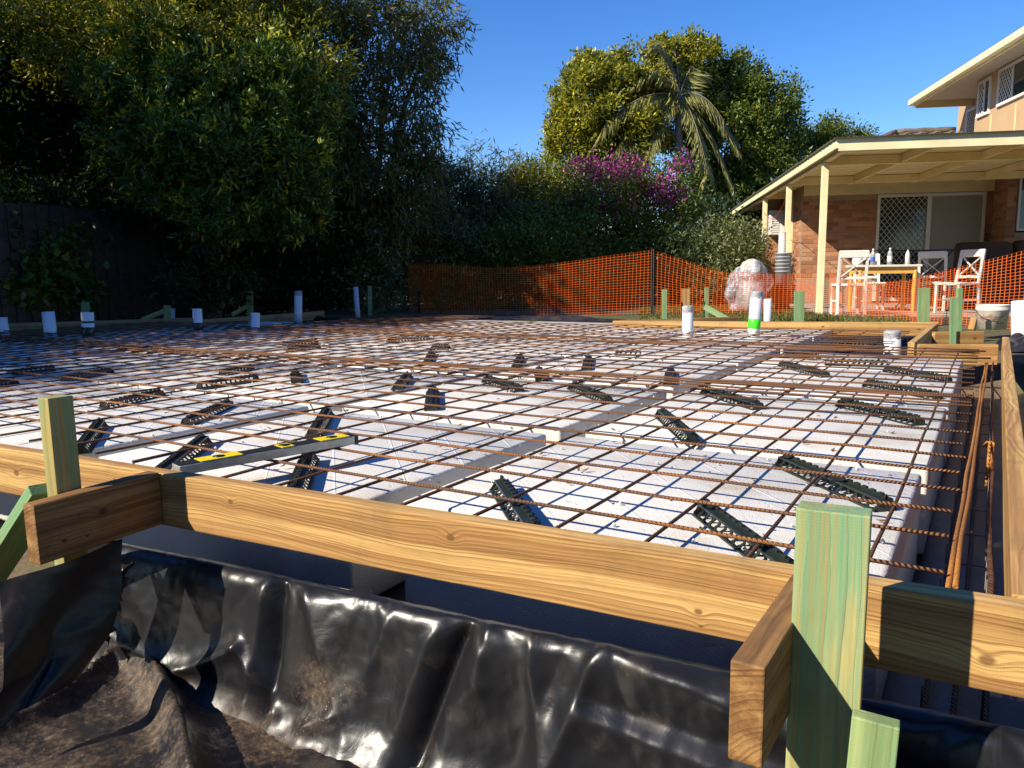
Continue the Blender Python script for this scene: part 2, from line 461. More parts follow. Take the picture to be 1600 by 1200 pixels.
gys = lines(-900, 900, -5.2, 9, 0.16, [-300, -100, -50, -25, -15, -10, -7, 10, 11, 12, 13, 14, 16, 18, 21, 25, 32, 45, 70, 120, 300])
def groundmat():
    m, nt, b = newmat('ground')
    co = objco(nt, False)
    n = noise(nt, co, 1.1, 6.0, 0.65); n2 = noise(nt, co, 14.0, 5.0, 0.7)
    soil = ramp(nt, n2, [(0.3, (0.075, 0.05, 0.032)), (0.6, (0.15, 0.10, 0.062)), (0.8, (0.24, 0.16, 0.095))])
    grass = ramp(nt, n2, [(0.3, (0.035, 0.05, 0.012)), (0.7, (0.12, 0.13, 0.035))])
    nt.links.new(mix(nt, mapr(nt, n, 0.42, 0.6), soil, grass), b.inputs['Base Color'])
    b.inputs['Roughness'].default_value = 0.95
    nt.links.new(bump(nt, n2, 0.7, 0.03), b.inputs['Normal'])
    return m
M['ground'] = groundmat()
g = MB().grid(lambda x, y: (x, y, gz(x, y)), gxs, gys).build('ground', M['ground'], smooth=True)
tag(g, kind='structure')

def film_obj(name, m, dust, parent=None):
    o = m.build(name, M['film'], parent, smooth=True)
    at = o.data.attributes.new('dust', 'FLOAT', 'POINT')
    at.data.foreach_set('value', np.array(dust, dtype=np.float32))
    return o

# black membrane that lines the whole pad under the pods
fn1 = npnoise(5, 30, 3, 22)
xs = list(np.arange(-9.5, 0.80, 0.10)); ys = list(np.arange(-0.22, 7.55, 0.10))
def memz(x, y):
    z = -0.352 + fn1(x, y) * 0.03
    e = max(0, x - 0.30) * 0.55 + max(0, y - 7.15) * 0.8 + max(0, -9.0 - x) * 0.6
    return z + min(e, 0.30)
mm = MB().grid(lambda x, y: (x, y, memz(x, y)), xs, ys)
mm.f = [f for f in mm.f if not (mm.v[f[0]][0] > -0.12 and mm.v[f[0]][1] > 4.75)]
o = film_obj('membrane_sheet', mm, [0.12 + 0.3 * fn1(v[0] * .3, v[1] * .3) for v in mm.v])
tag(o, 'black plastic membrane lining the ground under the white pods', 'plastic sheet')

# ------------------------------------------------------------------ polystyrene pods
ORD = ['first', 'second', 'third', 'fourth', 'fifth', 'sixth', 'seventh', 'eighth', 'ninth', 'tenth']
POD_Z = -0.05
def yb(x): return -0.356 + 0.0758 * (x + 2.456)          # back top edge of the front board
def podmesh(w, d):
    m = MB().box(-w / 2, w / 2, -d / 2, d / 2, -0.285, 0)
    me = m.mesh('pod', 0.011, 2); me.shade_smooth(); me.materials.append(M['eps'])
    return me
pod_cache = {}
rows = [(-0.02, 0.96)] + [(1.05 + 1.25 * j, 2.22 + 1.25 * j) for j in range(5)]
for j, (y0, y1) in enumerate(rows):
    for k in range(7):
        if k == 0 and j >= 4: continue
        if k == 0 and j == 3: y1_ = 4.38
        else: y1_ = y1
        x1 = 0.03 - 1.25 * k; x0 = x1 - 1.15
        if k >= 5 and j == 5: continue
        if j == 0: y0 = yb((x0 + x1) / 2) + 0.205
        key = (round(x1 - x0, 3), round(y1_ - y0, 3))
        if key not in pod_cache: pod_cache[key] = podmesh(*key)
        o = put('waffle_pod', pod_cache[key], None, ((x0 + x1) / 2 + rnd(-.008, .008), (y0 + y1_) / 2 + rnd(-.008, .008), POD_Z + rnd(-.006, .002)), (0, 0, rnd(-.006, .006)))
        place = ORD[k] + ' from the right trench' if k else 'beside the right trench'
        tag(o, f'white foam pod, {ORD[j]} row behind the front board, {place}', 'foam pod', 'white polystyrene pods under the mesh')

# ------------------------------------------------------------------ formwork boards
bd = Vector((1, 0.0758, 0)).normalized(); bn = Vector((-bd.y, bd.x, 0))
TOP = 0.03; BH = 0.14; BW = 0.045
def bp(x, off=0.0, z=TOP - BH / 2):
    p = Vector((x, yb(x), 0)) + bn * off; p.z = z; return p
fb = plank('formwork_board', bp(-3.0, -BW / 2), bp(0.62, -BW / 2), BW, BH, M['front'], rough=0.0012)
tag(fb, 'long golden pine formwork board running across the foreground', 'timber board', 'formwork boards')
fb2 = plank('formwork_board', bp(-9.0, -BW / 2), bp(-3.004, -BW / 2), BW, BH, M['pine'])
tag(fb2, 'pine formwork board carrying the front edge on, left beyond the picture', 'timber board', 'formwork boards')
# stub ends nailed square to the front board
st1 = plank('stub_board', (-1.655, -0.665, TOP - BH / 2), (-1.672, yb(-1.672) - BW - 0.003, TOP - BH / 2 + .004), BW, BH, M['pine_dark'])
tag(st1, 'short dark brown stub board jutting towards the camera beside the left green post', 'timber board', 'stub boards')
st2 = plank('stub_board', (-0.071, -0.568, TOP - BH / 2), (-0.066, yb(-0.066) - BW - 0.003, TOP - BH / 2), BW, BH, M['pine_dark'])
tag(st2, 'short dark split stub board with its end grain facing us, beside the right green post', 'timber board', 'stub boards')
# right hand board running away from the camera
rb = plank('formwork_board', (0.243, yb(0.243) + 0.004, TOP - BH / 2 + .002), (0.272, 5.45, TOP - BH / 2), BW, BH, M['pine'])
tag(rb, 'pine formwork board running away along the right edge of the slab', 'timber board', 'formwork boards')
rb2 = plank('formwork_board', (0.44, 4.10, -0.04), (1.6, 4.42, -0.04), BW, BH, M['pine'])
tag(rb2, 'pine board at the right picture edge, nearer of two braces off the right edge board', 'timber board', 'formwork boards')
rb3 = plank('formwork_board', (0.44, 5.20, -0.045), (1.8, 5.55, -0.045), BW, BH, M['pine'])
tag(rb3, 'pine board at the right picture edge, farther of two braces off the right edge board', 'timber board', 'formwork boards')
# far boards
fa0, fa1 = PZ(958, 501, TOP), PZ(1466, 503.5, TOP)
fd = plank('formwork_board', (fa0.x, fa0.y, TOP - BH / 2), (fa1.x, fa1.y, TOP - BH / 2), BW, BH, M['pine'])
tag(fd, 'long pale pine board at the far side of the slab, below the orange net', 'timber board', 'formwork boards')
fr = plank('formwork_board', (fa0.x + .05, fa0.y + .06, -0.04), (fa0.x + 1.05, fa0.y + 1.25, -0.04), BW, BH, M['pine'])
tag(fr, 'short pine board angled back from the left end of the far board', 'timber board', 'formwork boards')
n0, n1 = PZ(1463, 505, TOP), PZ(1424, 535, TOP)
nb = plank('formwork_board', (n0.x, n0.y - .06, TOP - BH / 2 + .002), (n1.x, n1.y, TOP - BH / 2), BW, BH, M['pine'])
tag(nb, 'pine board turning the slab corner between the far board and the notch', 'timber board', 'formwork boards')
q0, q1 = PZ(1427, 537, TOP), PZ(1560, 538, TOP)
qb = plank('formwork_board', (q0.x + .03, q0.y, TOP - BH / 2 - .002), (q1.x - .005, q1.y, TOP - BH / 2), BW, BH, M['pine'])
tag(qb, 'pine board closing the notch in front of two green stakes, meeting the right edge board', 'timber board', 'formwork boards')
k0, k1 = PZ(1448, 518, TOP), PZ(1536, 517, TOP)
kb = plank('formwork_board', (k0.x + .05, k0.y, -0.042), (k1.x, k1.y, -0.042), BW, BH, M['pine'])
tag(kb, 'short pine board behind the notch board, leaning stake offcut at its right end', 'timber board', 'formwork boards')
# left and far left boards, in the shade of the trees
l = [PZ(16, 514, TOP), PZ(210, 502, TOP), PZ(300, 498.5, TOP), PZ(452, 487.5, TOP), PZ(505, 484.5, TOP)]
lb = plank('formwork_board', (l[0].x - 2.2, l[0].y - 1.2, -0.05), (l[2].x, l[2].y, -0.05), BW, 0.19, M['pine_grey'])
tag(lb, 'shaded grey brown board along the left edge of the slab, under the trees', 'timber board', 'formwork boards')
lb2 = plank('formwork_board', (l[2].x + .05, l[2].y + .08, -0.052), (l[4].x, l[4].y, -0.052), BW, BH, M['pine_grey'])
tag(lb2, 'shaded grey brown board at the far left corner, behind the taped white pipe', 'timber board', 'formwork boards')

# ------------------------------------------------------------------ timber posts and stakes
def stake(p0, p1, w, d, mat, label, face=0.0, cat='timber stake', name='timber_stake', group='green treated stakes'):
    """upright stake: w across the face, d deep; face = heading of its width in radians"""
    up = Vector((-math.sin(face), math.cos(face), 0))
    o = plank(name, p0, p1, d, w, mat, up=(math.cos(face), math.sin(face), 0), bevel=0.002)
    return tag(o, label, cat, group)
# right post, standing against the right stub
stake((-0.004, -0.395, -0.75), (-0.0035, -0.387, 0.199), 0.096, 0.045, M['treated'],
      'thick green and yellow treated post in the right foreground, taller than the boards', 0.076, 'timber post', 'timber_post', 'green treated posts')
stake((0.045, -0.500, -0.75), (0.070, -0.450, -0.062), 0.058, 0.028, M['treated_green'],
      'short green stake tilted against the foot of the right foreground post', 0.076)
# left post
stake((-1.726, -0.545, -0.33), (-1.731, -0.545, 0.256), 0.045, 0.060, M['treated'],
      'green treated post rising behind the left dark stub board', 0.02, 'timber post', 'timber_post', 'green treated posts')
br = plank('brace_stake', (-2.35, -0.56, -0.46), (-1.775, -0.56, 0.028), 0.03, 0.085, M['treated_green'], bevel=0.002, up=(0.1, 1, 0.0))
tag(br, 'bright green brace sloping down at the left picture edge with dark stamped marks', 'timber stake', 'green treated stakes')
def stamp(parent):
    m, nt, b = newmat('stamp_ink'); b.inputs['Base Color'].default_value = (0.015, 0.02, 0.018, 1); b.inputs['Roughness'].default_value = 0.8
    random.seed(5)
    s = MB()
    for r in range(4):
        x = 0.36
        while x < 0.60:
            w = rnd(.004, .011)
            zc = 0.026 - r * 0.016
            if random.random() < .8: s.box(x, x + w * .45, -0.0160, -0.0154, zc - .005, zc + .005)
            if random.random() < .6: s.box(x, x + w, -0.0160, -0.0155, zc + (-.005 if random.random() < .5 else .0035), zc + (-.0035 if random.random() < .5 else .005))
            x += w + .004
    o = bpy.data.objects.new('ink_stamp', s.mesh('ink_stamp')); o.data.materials.append(m); col.objects.link(o); o.parent = parent
stamp(br)

def far_stake(px, ytop, ybase, zb, wpx, label, mat='treated_green', D=None, lean=0.0, d=0.03):
    """stake seen at pixel column px from ytop to ybase (its foot behind a board at level zb)"""
    b = PD(px, ybase, D) if D else PZ(px, ybase, zb)
    Dd = float((np.array(b) - CAM) @ FH)
    t = PD(px + lean, ytop, Dd)
    w = max(0.02, wpx * Dd / F_PX)
    return stake((b.x, b.y, min(b.z, zb) - 0.25), (t.x, t.y, t.z), w, d, M[mat], label, math.radians(25))
far_stake(1038.5, 452, 500, -0.05, 8, 'slim pale green stake beside the left end of the far board', D=9.6)
far_stake(1071.5, 451, 500, -0.05, 13, 'golden pine stake behind the pipe with torn grey tape', mat='pine', D=9.7)
far_stake(1104, 449, 500, -0.05, 6, 'thin green stake with a brace leaning on it, behind the far board', D=9.8)
p0, p1 = PD(1101, 479, 9.7), PD(1142, 502, 9.5)
o = plank('brace_stake', p0, p1, 0.03, 0.07, M['treated_green'], bevel=0.002)
tag(o, 'pale green brace sloping down behind the far board, left of the fluorescent green pipe', 'timber stake', 'green treated stakes')
far_stake(1249, 455, 502, -0.05, 15, 'wide green stake behind the middle of the far board, left of the patio post', D=9.4)
far_stake(1444, 450, 502, -0.05, 17, 'wide green stake at the right end of the far board, before a white chair', D=9.3)
far_stake(1490, 464, 536, -0.05, 9, 'green stake nailed to the notch board, shorter of a close pair', D=6.45)
far_stake(1499.5, 450, 518, -0.05, 8, 'green stake in the notch, taller of a close pair', D=7.3)
far_stake(133, 472, 505, -0.05, 12, 'dull green stake behind the black taped pipe at the left', D=11.2, mat='treated_green')
far_stake(261, 477, 500, -0.05, 11, 'pale grey green stake with a small block, behind the left board', D=11.6)
far_stake(390, 454.5, 492, -0.05, 10, 'pale green stake standing above the far left board with a brace', D=12.4)
far_stake(578, 447, 487, -0.05, 6, 'thin pale green stake just right of the lilac pipe', D=13.6)
p0, p1 = PD(386, 478, 12.6), PD(362, 492, 12.3)
o = plank('brace_stake', p0, p1, 0.03, 0.07, M['treated_green'], bevel=0.002)
tag(o, 'dark green brace propping the stake at the far left corner', 'timber stake', 'green treated stakes')
p0, p1 = PD(256, 486, 11.8), PD(222, 500, 11.7)
o = plank('brace_stake', p0, p1, 0.03, 0.07, M['treated_green'], bevel=0.002)
tag(o, 'dark green brace sloping up to the stake behind the left board', 'timber stake', 'green treated stakes')
# offcut at the notch
p0, p1 = PD(1517, 519, 7.1), PD(1522, 500, 7.2)
o = plank('offcut_block', p0, p1, 0.05, 0.08, M['pine'], bevel=0.002); tag(o, 'small pine offcut nailed up at the right end of the notch boards', 'timber offcut')

# ------------------------------------------------------------------ reinforcing mesh
random.seed(11)
BAR = 0.0043
bar_cache = {}
def barmesh(L, r, mat, n=7):
    key = (round(L, 2), r, mat, random.randrange(3))
    if key not in bar_cache:
        k = max(4, int(L / 0.28)); amp = 0.0034
        pts = [(L * i / k, rnd(-amp, amp), rnd(-amp, amp) * 0.8) for i in range(k + 1)]
        me = MB().tube(pts, r, n).mesh('mesh_bar'); me.shade_smooth(); me.materials.append(M[mat])
        bar_cache[key] = me
    return bar_cache[key]
def mesh_sheet(x0, x1, y0, y1, label, z=0.0, rz=0.0, phase=0.0, front=0.08):
    cx, cy = (x0 + x1) / 2, (y0 + y1) / 2
    R = root('reinforcing_mesh', (cx, cy, z), label, 'steel mesh', 'sheets of reinforcing mesh', rz)
    j0, j1 = math.ceil((y0 - 1e-6) / 0.2), math.floor((y1 + 1e-6) / 0.2)
    for j in range(j0, j1 + 1):
        L = x1 - x0
        o = put('long_bar', barmesh(L, BAR, 'rust' if random.random() < .75 else 'rust_dark'), R, (x0 - cx + rnd(-.006, .006), 0.2 * j + phase - cy + rnd(-.003, .003), 0), (rnd(0, 6.28), 0, rnd(-.0012, .0012)))
    i0, i1 = math.ceil((x0 - 1e-6) / 0.2), math.floor((x1 - 0.02 + 1e-6) / 0.2)
    for i in range(i0, i1 + 1):
        L = y1 - y0 + 0.08 + front
        o = put('cross_bar', barmesh(L, BAR, 'rust_dark'), R, (0.2 * i - cx + rnd(-.003, .003), y0 - front - cy, -2 * BAR), (0, 0, math.pi / 2 + rnd(-.0012, .0012)))
    return R
mesh_sheet(-5.70, 0.125, 0.0, 2.2, 'rusty steel mesh sheet nearest the front board, right half of the slab', front=0.20)
mesh_sheet(-5.72, 0.118, 2.0, 4.4, 'rusty steel mesh sheet in the middle of the slab, reaching the right trench', z=0.009, rz=0.003, phase=0.03)
mesh_sheet(-5.70, -0.44, 4.2, 6.2, 'rusty steel mesh sheet by the far board and the pipes', z=0.002, rz=-0.002)
mesh_sheet(-8.9, -5.42, -0.2, 2.2, 'rusty steel mesh sheet at the left picture edge, nearest the front', z=0.016, rz=-0.004)
mesh_sheet(-8.9, -5.44, 2.0, 4.4, 'rusty steel mesh sheet at the left, half in tree shade', z=0.024, rz=0.003, phase=0.04)
mesh_sheet(-7.0, -5.40, 4.2, 7.0, 'rusty steel mesh sheet at the far left, in the tree shade by the net', z=0.017, rz=0.002)
# heavier loose bars laid over the laps
def loose_bar(p0, p1, r, mat, label, name='steel_bar', cat='steel bar', group='loose steel bars'):
    p0, p1 = Vector(p0), Vector(p1)
    d = p1 - p0
    o = put(name, barmesh(d.length, r, mat, 10), None, p0, (0, -math.asin(d.z / d.length), math.atan2(d.y, d.x)))
    return tag(o, label, cat, group)
e0, e1 = PZ(1493, 918, -0.012), PZ(1543, 566, -0.012)
loose_bar(e0, e1, 0.0047, 'rust_orange', 'bright orange rusted bar along the right ends of the mesh, right of a touching pair')
loose_bar(e0 + Vector((-.0105, -.03, 0)), e1 + Vector((-.0105, -.06, 0)), 0.0047, 'rust_orange', 'bright orange rusted bar along the right ends of the mesh, left of a touching pair')
loose_bar((-5.4, 2.10, 0.012), (0.10, 2.13, 0.012), 0.005, 'rust', 'long rusty bar tied over the mesh lap, nearer of two')
loose_bar((-5.2, 2.165, 0.012), (0.11, 2.19, 0.012), 0.005, 'rust', 'long rusty bar tied over the mesh lap, farther of two')
loose_bar(PZ(1230, 545, .02), PZ(1540, 549, .02), 0.006, 'rust', 'rusty bar lying across the mesh in front of the notch, farther of two')
loose_bar(PZ(1180, 556, .02), PZ(1548, 560, .02), 0.006, 'rust', 'rusty bar lying across the mesh in front of the notch, nearer of two')
# trench reinforcement beside the right board
tc = root('trench_cage', (0.15, 2.2, -0.3), 'dark rusty bar cage lying in the trench beside the right edge board', 'steel cage')
for x, z in ((0.105, -0.30), (0.155, -0.30), (0.205, -0.30), (0.195, -0.07)):
    MB().tube([(x + rnd(-.004, .004), y, z + rnd(-.004, .004)) for y in np.arange(-0.1, 4.5, 0.3)], 0.0055, 8).build('long_bar', M['rust_dark'], tc, smooth=True)
for y in np.arange(0.05, 4.4, 0.3):
    MB().tube([(0.195, y, -0.065), (0.198, y, -0.30), (0.10, y, -0.305), (0.10, y + .004, -0.25)], 0.003, 6).build('stirrup', M['wire'], tc, smooth=True)
# two hooked starter bars
for i, (dx, lab) in enumerate(((0, 'left of two short bent orange bars hanging in the right trench'), (0.016, 'right of two short bent orange bars hanging in the right trench'))):
    a = PZ(1541, 760 - i * 12, -0.10); t = PZ(1546 + i * 6, 695, 0.01)
    MBt = MB().tube([(t.x - .016, t.y + .03, t.z - .012), (t.x - .006, t.y + .01, t.z + .006), (t.x, t.y, t.z + .008), ((t.x + a.x) / 2 + dx * .3, (t.y + a.y) / 2, (t.z + a.z) / 2), (a.x + dx * .5, a.y, a.z)], 0.0042, 8)
    o = MBt.build('bent_bar', M['rust_orange'], smooth=True, org=t); tag(o, lab, 'steel bar', 'loose steel bars')
# ------------------------------------------------------------------ plastic bar chairs under the mesh
random.seed(21)
CH_H = 0.041
chair_cache = {}
def chair_parts(L):
    L = round(L, 2)
    if L in chair_cache: return chair_cache[L]
    n = max(3, int(L / 0.031)); p = L / n
    crest = MB().box(0, L, -0.0022, 0.0022, CH_H - 0.014, CH_H - 0.004)
    for i in range(n): crest.box(i * p + p * .12, i * p + p * .62, -0.004, 0.004, CH_H - 0.0045, CH_H)
    hub = 0.017; zb = 0.028; bw = 0.031
    crest.add([(0, -hub, zb), (L, -hub, zb), (L, -0.002, CH_H - .012), (0, -0.002, CH_H - .012), (0, hub, zb), (L, hub, zb), (L, 0.002, CH_H - .012), (0, 0.002, CH_H - .012)],
              [(0, 1, 2, 3), (5, 4, 7, 6)])
    cm = crest.mesh('crest'); cm.materials.append(M['chair_plastic'])
    sides = []
    for s in (-1, 1):
        w = MB()
        w.box(0, L, min(s * hub, s * (hub + .0025)), max(s * hub, s * (hub + .0025)), zb - 0.004, zb + .0015)
        w.box(0, L, min(s * (bw - .006), s * (bw + .003)), max(s * (bw - .006), s * (bw + .003)), 0, 0.0045)
        for i in range(n + 1):
            x = min(max(i * p, .002), L - .002)
            k = p * (.30 if 0 < i < n else .16)
            # a wavy rib from shoulder down to the foot rail
            pts = [(x, hub, zb), (x + p * .16, hub + .004, zb * .66), (x - p * .10, hub + .009, zb * .36), (x + p * .05, bw, .004)]
            for a, b in zip(pts[:-1], pts[1:]):
                q = [(a[0] - k / 2, s * a[1], a[2]), (a[0] + k / 2, s * a[1], a[2]), (b[0] + k / 2, s * b[1], b[2]), (b[0] - k / 2, s * b[1], b[2])]
                q += [(v[0], v[1] - s * .0025, v[2] - .001) for v in q]
                w.add(q, [(0, 1, 2, 3), (7, 6, 5, 4), (0, 4, 5, 1), (2, 6, 7, 3), (1, 5, 6, 2), (3, 7, 4, 0)])
        me = w.mesh('side_wall'); me.materials.append(M['chair_plastic']); sides.append(me)
    ends = []
    for x in (0.0, L - .003):
        e = MB().prism([(-bw, 0), (bw, 0), (hub, zb), (.004, CH_H - .010), (.002, CH_H), (-.002, CH_H), (-.004, CH_H - .010), (-hub, zb)], 0, 0.003,
                       Matrix(((0, 1, 0, x), (1, 0, 0, 0), (0, 0, 1, 0), (0, 0, 0, 1))))
        me = e.mesh('end_plate'); me.materials.append(M['chair_plastic']); ends.append(me)
    chair_cache[L] = (cm, sides, ends)
    return chair_cache[L]
def bar_chair(x0, y0, x1, y1, label, tilt=0.0, full=True):
    a, b = PZ(x0, y0, -0.012), PZ(x1, y1, -0.012)
    d = b - a; d.z = 0; L = d.length
    if L > 0.75: L = 0.75
    R = root('bar_chair', (a.x, a.y, POD_Z), 'black bar chair strip ' + label, 'bar chair', 'plastic bar chairs under the mesh', math.atan2(d.y, d.x))
    cm, sides, ends = chair_parts(max(0.12, L))
    put('crest', cm, R)
    for me in sides: put('side_wall', me, R)
    for me in ends: put('end_plate', me, R)
    return R
CH = [
 (1102, 780, 1236, 876, 'partly hidden by the right foreground post, nearest the camera'),
 (1225, 708, 1387, 775, 'directly behind the top of the right foreground post'),
 (1315, 621, 1438, 650, 'near the right trench, third back from the right foreground post'),
 (1355, 592, 1467, 612, 'near the right trench, fourth back from the right foreground post'),
 (1387, 571, 1482, 587, 'near the right trench, farthest back along it'),
 (1289, 561, 1388, 563.5, 'lying level across the view, in front of the capped pipe'),
 (1222, 563, 1292, 580, 'below the pipe with the fluorescent green band'),
 (1102, 603, 1187, 627, 'right of the big pod gap in the middle, wide and angled'),
 (1034, 636, 1082, 676, 'pointing at us, right of the big pod gap in the middle'),
 (895, 596, 950, 617, 'angled down to the right, just left of the big pod gap'),
 (760, 586, 812, 601, 'angled down to the right, left of the slab centre'),
 (783, 744, 835, 815, 'seen end on, rising just above the front board at the centre'),
 (482, 701, 460, 757, 'seen end on behind the front board, right of the spirit level'),
 (510, 635, 488, 670, 'seen end on beyond the tip of the spirit level'),
 (676, 601, 674, 628, 'seen end on, upright and dark, left of the slab centre'),
 (637, 580, 620, 598, 'seen end on, farther back and left of the dark upright one'),
 (461, 575, 464, 588, 'seen end on, small, left end of the rusty lap'),
 (842, 571, 846, 585, 'seen end on, small, at the lap just left of centre'),
 (1048, 572, 1046, 592, 'seen end on, right of the centre at the lap'),
 (920, 553, 916, 570, 'seen end on, second small one beyond the lap at the centre'),
 (813, 552, 806, 566, 'seen end on, farthest left of the small ones beyond the lap'),
 (674, 546, 668, 558, 'seen end on, tiny, in the rusty area left of centre'),
 (317, 677, 249, 727, 'just behind the black and yellow end of the spirit level'),
 (357, 623, 291, 651, 'left of centre, second back from the black and yellow level end'),
 (250, 607, 162, 627, 'to the right of the left green post, long and toothed'),
 (155, 653, 124, 692, 'close beside the left green post, dark and steep'),
 (172, 574, 100, 586, 'far left, beyond the top of the left green post'),
 (400, 584, 310, 597, 'long and toothed, left of centre, nearer of a parallel pair'),
 (392, 569, 347, 577, 'shorter, left of centre, farther of a parallel pair'),
 (22, 590, -30, 600, 'cut by the left picture edge, beside the sunlit mesh'),
 (82, 570, 22, 577, 'at the far left where tree shade begins'),
 (495, 530, 442, 534, 'in the far left sun patch, farther of two'),
 (497, 537, 450, 543, 'in the far left sun patch, nearer of two'),
 (670, 525, 605, 529, 'far back near the net, in the sun'),
 (700, 537, 675, 540, 'far back, short, right of the sun patch'),
 (386, 501, 337, 503, 'farthest left, in the shade by the blue lit pods'),
 (962, 547, 1000, 547.5, 'far back, below the left end of the far board'),
 (1230, 549, 1280, 554, 'far back, left of the capped pipe, half buried in mesh'),
 (1299, 531, 1378, 536, 'farthest back, below the far board, left of the capped pipe'),
]
for c in CH: bar_chair(*c[:4], c[4])

# ------------------------------------------------------------------ pipes standing out of the slab
def pipe(px, ytop, ybase, wpx, z, label, lean=0.0, cap='tape', band=None, mat='pvc', rim=True, D=None):
    b = PD(px, ybase, D) if D else PZ(px, ybase, z)
    Dd = float((np.array(b) - CAM) @ FH)
    r = wpx * Dd / F_PX / 2
    t = PD(px + lean, ytop, Dd)
    ax = t - b; H = ax.length
    R = root('drain_pipe', b, label, 'pipe', 'upstanding plastic pipes')
    R.rotation_euler = ax.to_track_quat('Z', 'Y').to_euler()
    body = MB().lathe([(r * .92, -0.30), (r, -0.30), (r, H), (r * .92, H), (r * .92, H - .06), (0.001, H - .06)], 24).mesh('pipe_wall')
    body.shade_smooth(); body.materials.append(M[mat]); put('pipe_wall', body, R)
    if cap == 'tape':
        n = 26; vs = []; prof = [(r * 1.012, H - .045), (r * 1.02, H - .01), (r * 1.03, H + .006), (r * .7, H + .014), (.001, H + .010)]
        m = MB().lathe(prof, n)
        m.v = [(x * (1 + rnd(-.02, .02)), y * (1 + rnd(-.02, .02)), zz + (rnd(-.02, .008) if i < n else rnd(-.005, .005))) for i, (x, y, zz) in enumerate(m.v)]
        me = m.mesh('tape_cap'); me.shade_smooth(); me.materials.append(M['tape']); put('tape_cap', me, R)
    if band:
        for z0, z1, bm_ in band:
            me = MB().lathe([(r * 1.001, z0), (r * 1.02, z0 + .001), (r * 1.02, z1 - .001), (r * 1.001, z1)], 24).mesh('band'); me.shade_smooth(); me.materials.append(M[bm_]); put('band', me, R)
    return R
pipe(1074.5, 480, 519, 17, 0, 'white pipe with ragged grey tape on top in front of the far board', cap='tape')
pipe(1177.5, 457, 521, 18.5, -0.01, 'tall white pipe with a fluorescent green painted band', lean=5, cap='tape', band=[(0.045, 0.135, 'fluoro')])
pipe(1199.5, 467, 502, 12, -0.1, 'short plain white pipe standing behind the far board', cap=None, D=9.5)
pipe(1394, 519, 543, 25, -0.06, 'short wide white pipe with a grey taped cap by the notch', cap='tape')
pipe(1594, 470, 533, 24, -0.1, 'white pipe cut by the right picture edge', cap=None, D=6.4)
pipe(79, 487, 521, 18, 0, 'plain white pipe at the left, tilted, in tree shade', lean=-4, cap=None)
pipe(138.5, 488, 527, 18, 0, 'white pipe wrapped in black tape at its foot, at the left', lean=-2, cap=None, band=[(0.0, .10, 'tape_black'), (0.14, .16, 'tape_black')])
pipe(5, 496, 515, 16, 0, 'white pipe cut by the left picture edge', lean=-3, cap=None)
pipe(310, 482.5, 519, 14, 0, 'white pipe with a black collar beside the blue lit pods', lean=-2, cap=None, band=[(0.02, .10, 'tape_black')])
pipe(269.5, 482, 500, 8, -.05, 'slim lilac pipe behind the left board, beside a pale stake', mat='pvc_grey', cap=None, D=11.9)
pipe(399, 489, 514, 13.5, 0, 'short white pipe at the right end of the blue lit pods', cap=None)
pipe(466, 456, 493, 12, 0, 'tall white taped pipe in dappled shade at the far left', cap='tape')
pipe(558.5, 448, 488, 8, -.02, 'tall slim lilac pipe near the left end of the net', lean=-3, mat='pvc_grey', cap=None)

# ------------------------------------------------------------------ spirit level lying on the mesh
lv0 = PZ(553, 691, 0.006); lv1 = PZ(268, 742, 0.006)
d = (lv1 - lv0); d.z = 0; d.normalize()
LV = root('spirit_level', lv0, 'silver and yellow spirit level lying on the mesh behind the front board', 'spirit level', None, math.atan2(d.y, d.x))
M['alu'] = plain('scuffed_aluminium', (0.42, 0.41, 0.39), 0.42, var=0.22, scale=25, metal=0.5)
M['lv_yellow'] = plain('yellow_label', (0.78, 0.60, 0.02), 0.4, var=0.08)
M['lv_black'] = plain('black_rubber', (0.014, 0.014, 0.014), 0.45)
LVL = 0.56
def lpart(name, m, mat, parent=LV, bevel=0.0):
    me = m.mesh(name, bevel); me.materials.append(M[mat]); return put(name, me, parent)
LH = 0.026; LW = 0.056
lpart('frame', MB().box(0.012, LVL, -LW / 2, LW / 2, 0, LH), 'alu', bevel=0.002)
lpart('end_cap', MB().box(0, 0.0118, -LW / 2 - .001, LW / 2 + .001, -.001, LH + .001), 'lv_black', bevel=0.001)
lpart('grip_strip', MB().box(0.013, LVL, -LW / 2 + .003, LW / 2 - .003, LH + .0005, LH + .002), 'lv_black')
for x0, x1 in ((.03, .13), (.22, .26), (.38, .50)):
    y = lpart('yellow_panel', MB().box(x0, x1, -LW / 2 + .002, LW / 2 - .002, LH + .001, LH + .0035), 'lv_yellow')
    me = MB().lathe([(.0005, LH + .0036), (.017, LH + .0036), (.0175, LH + .0042), (.0005, LH + .0048)], 16, ((x0 + x1) / 2, 0, 0)).mesh('vial_window'); me.materials.append(M['lv_black']); me.shade_smooth()
    put('vial_window', me, y)

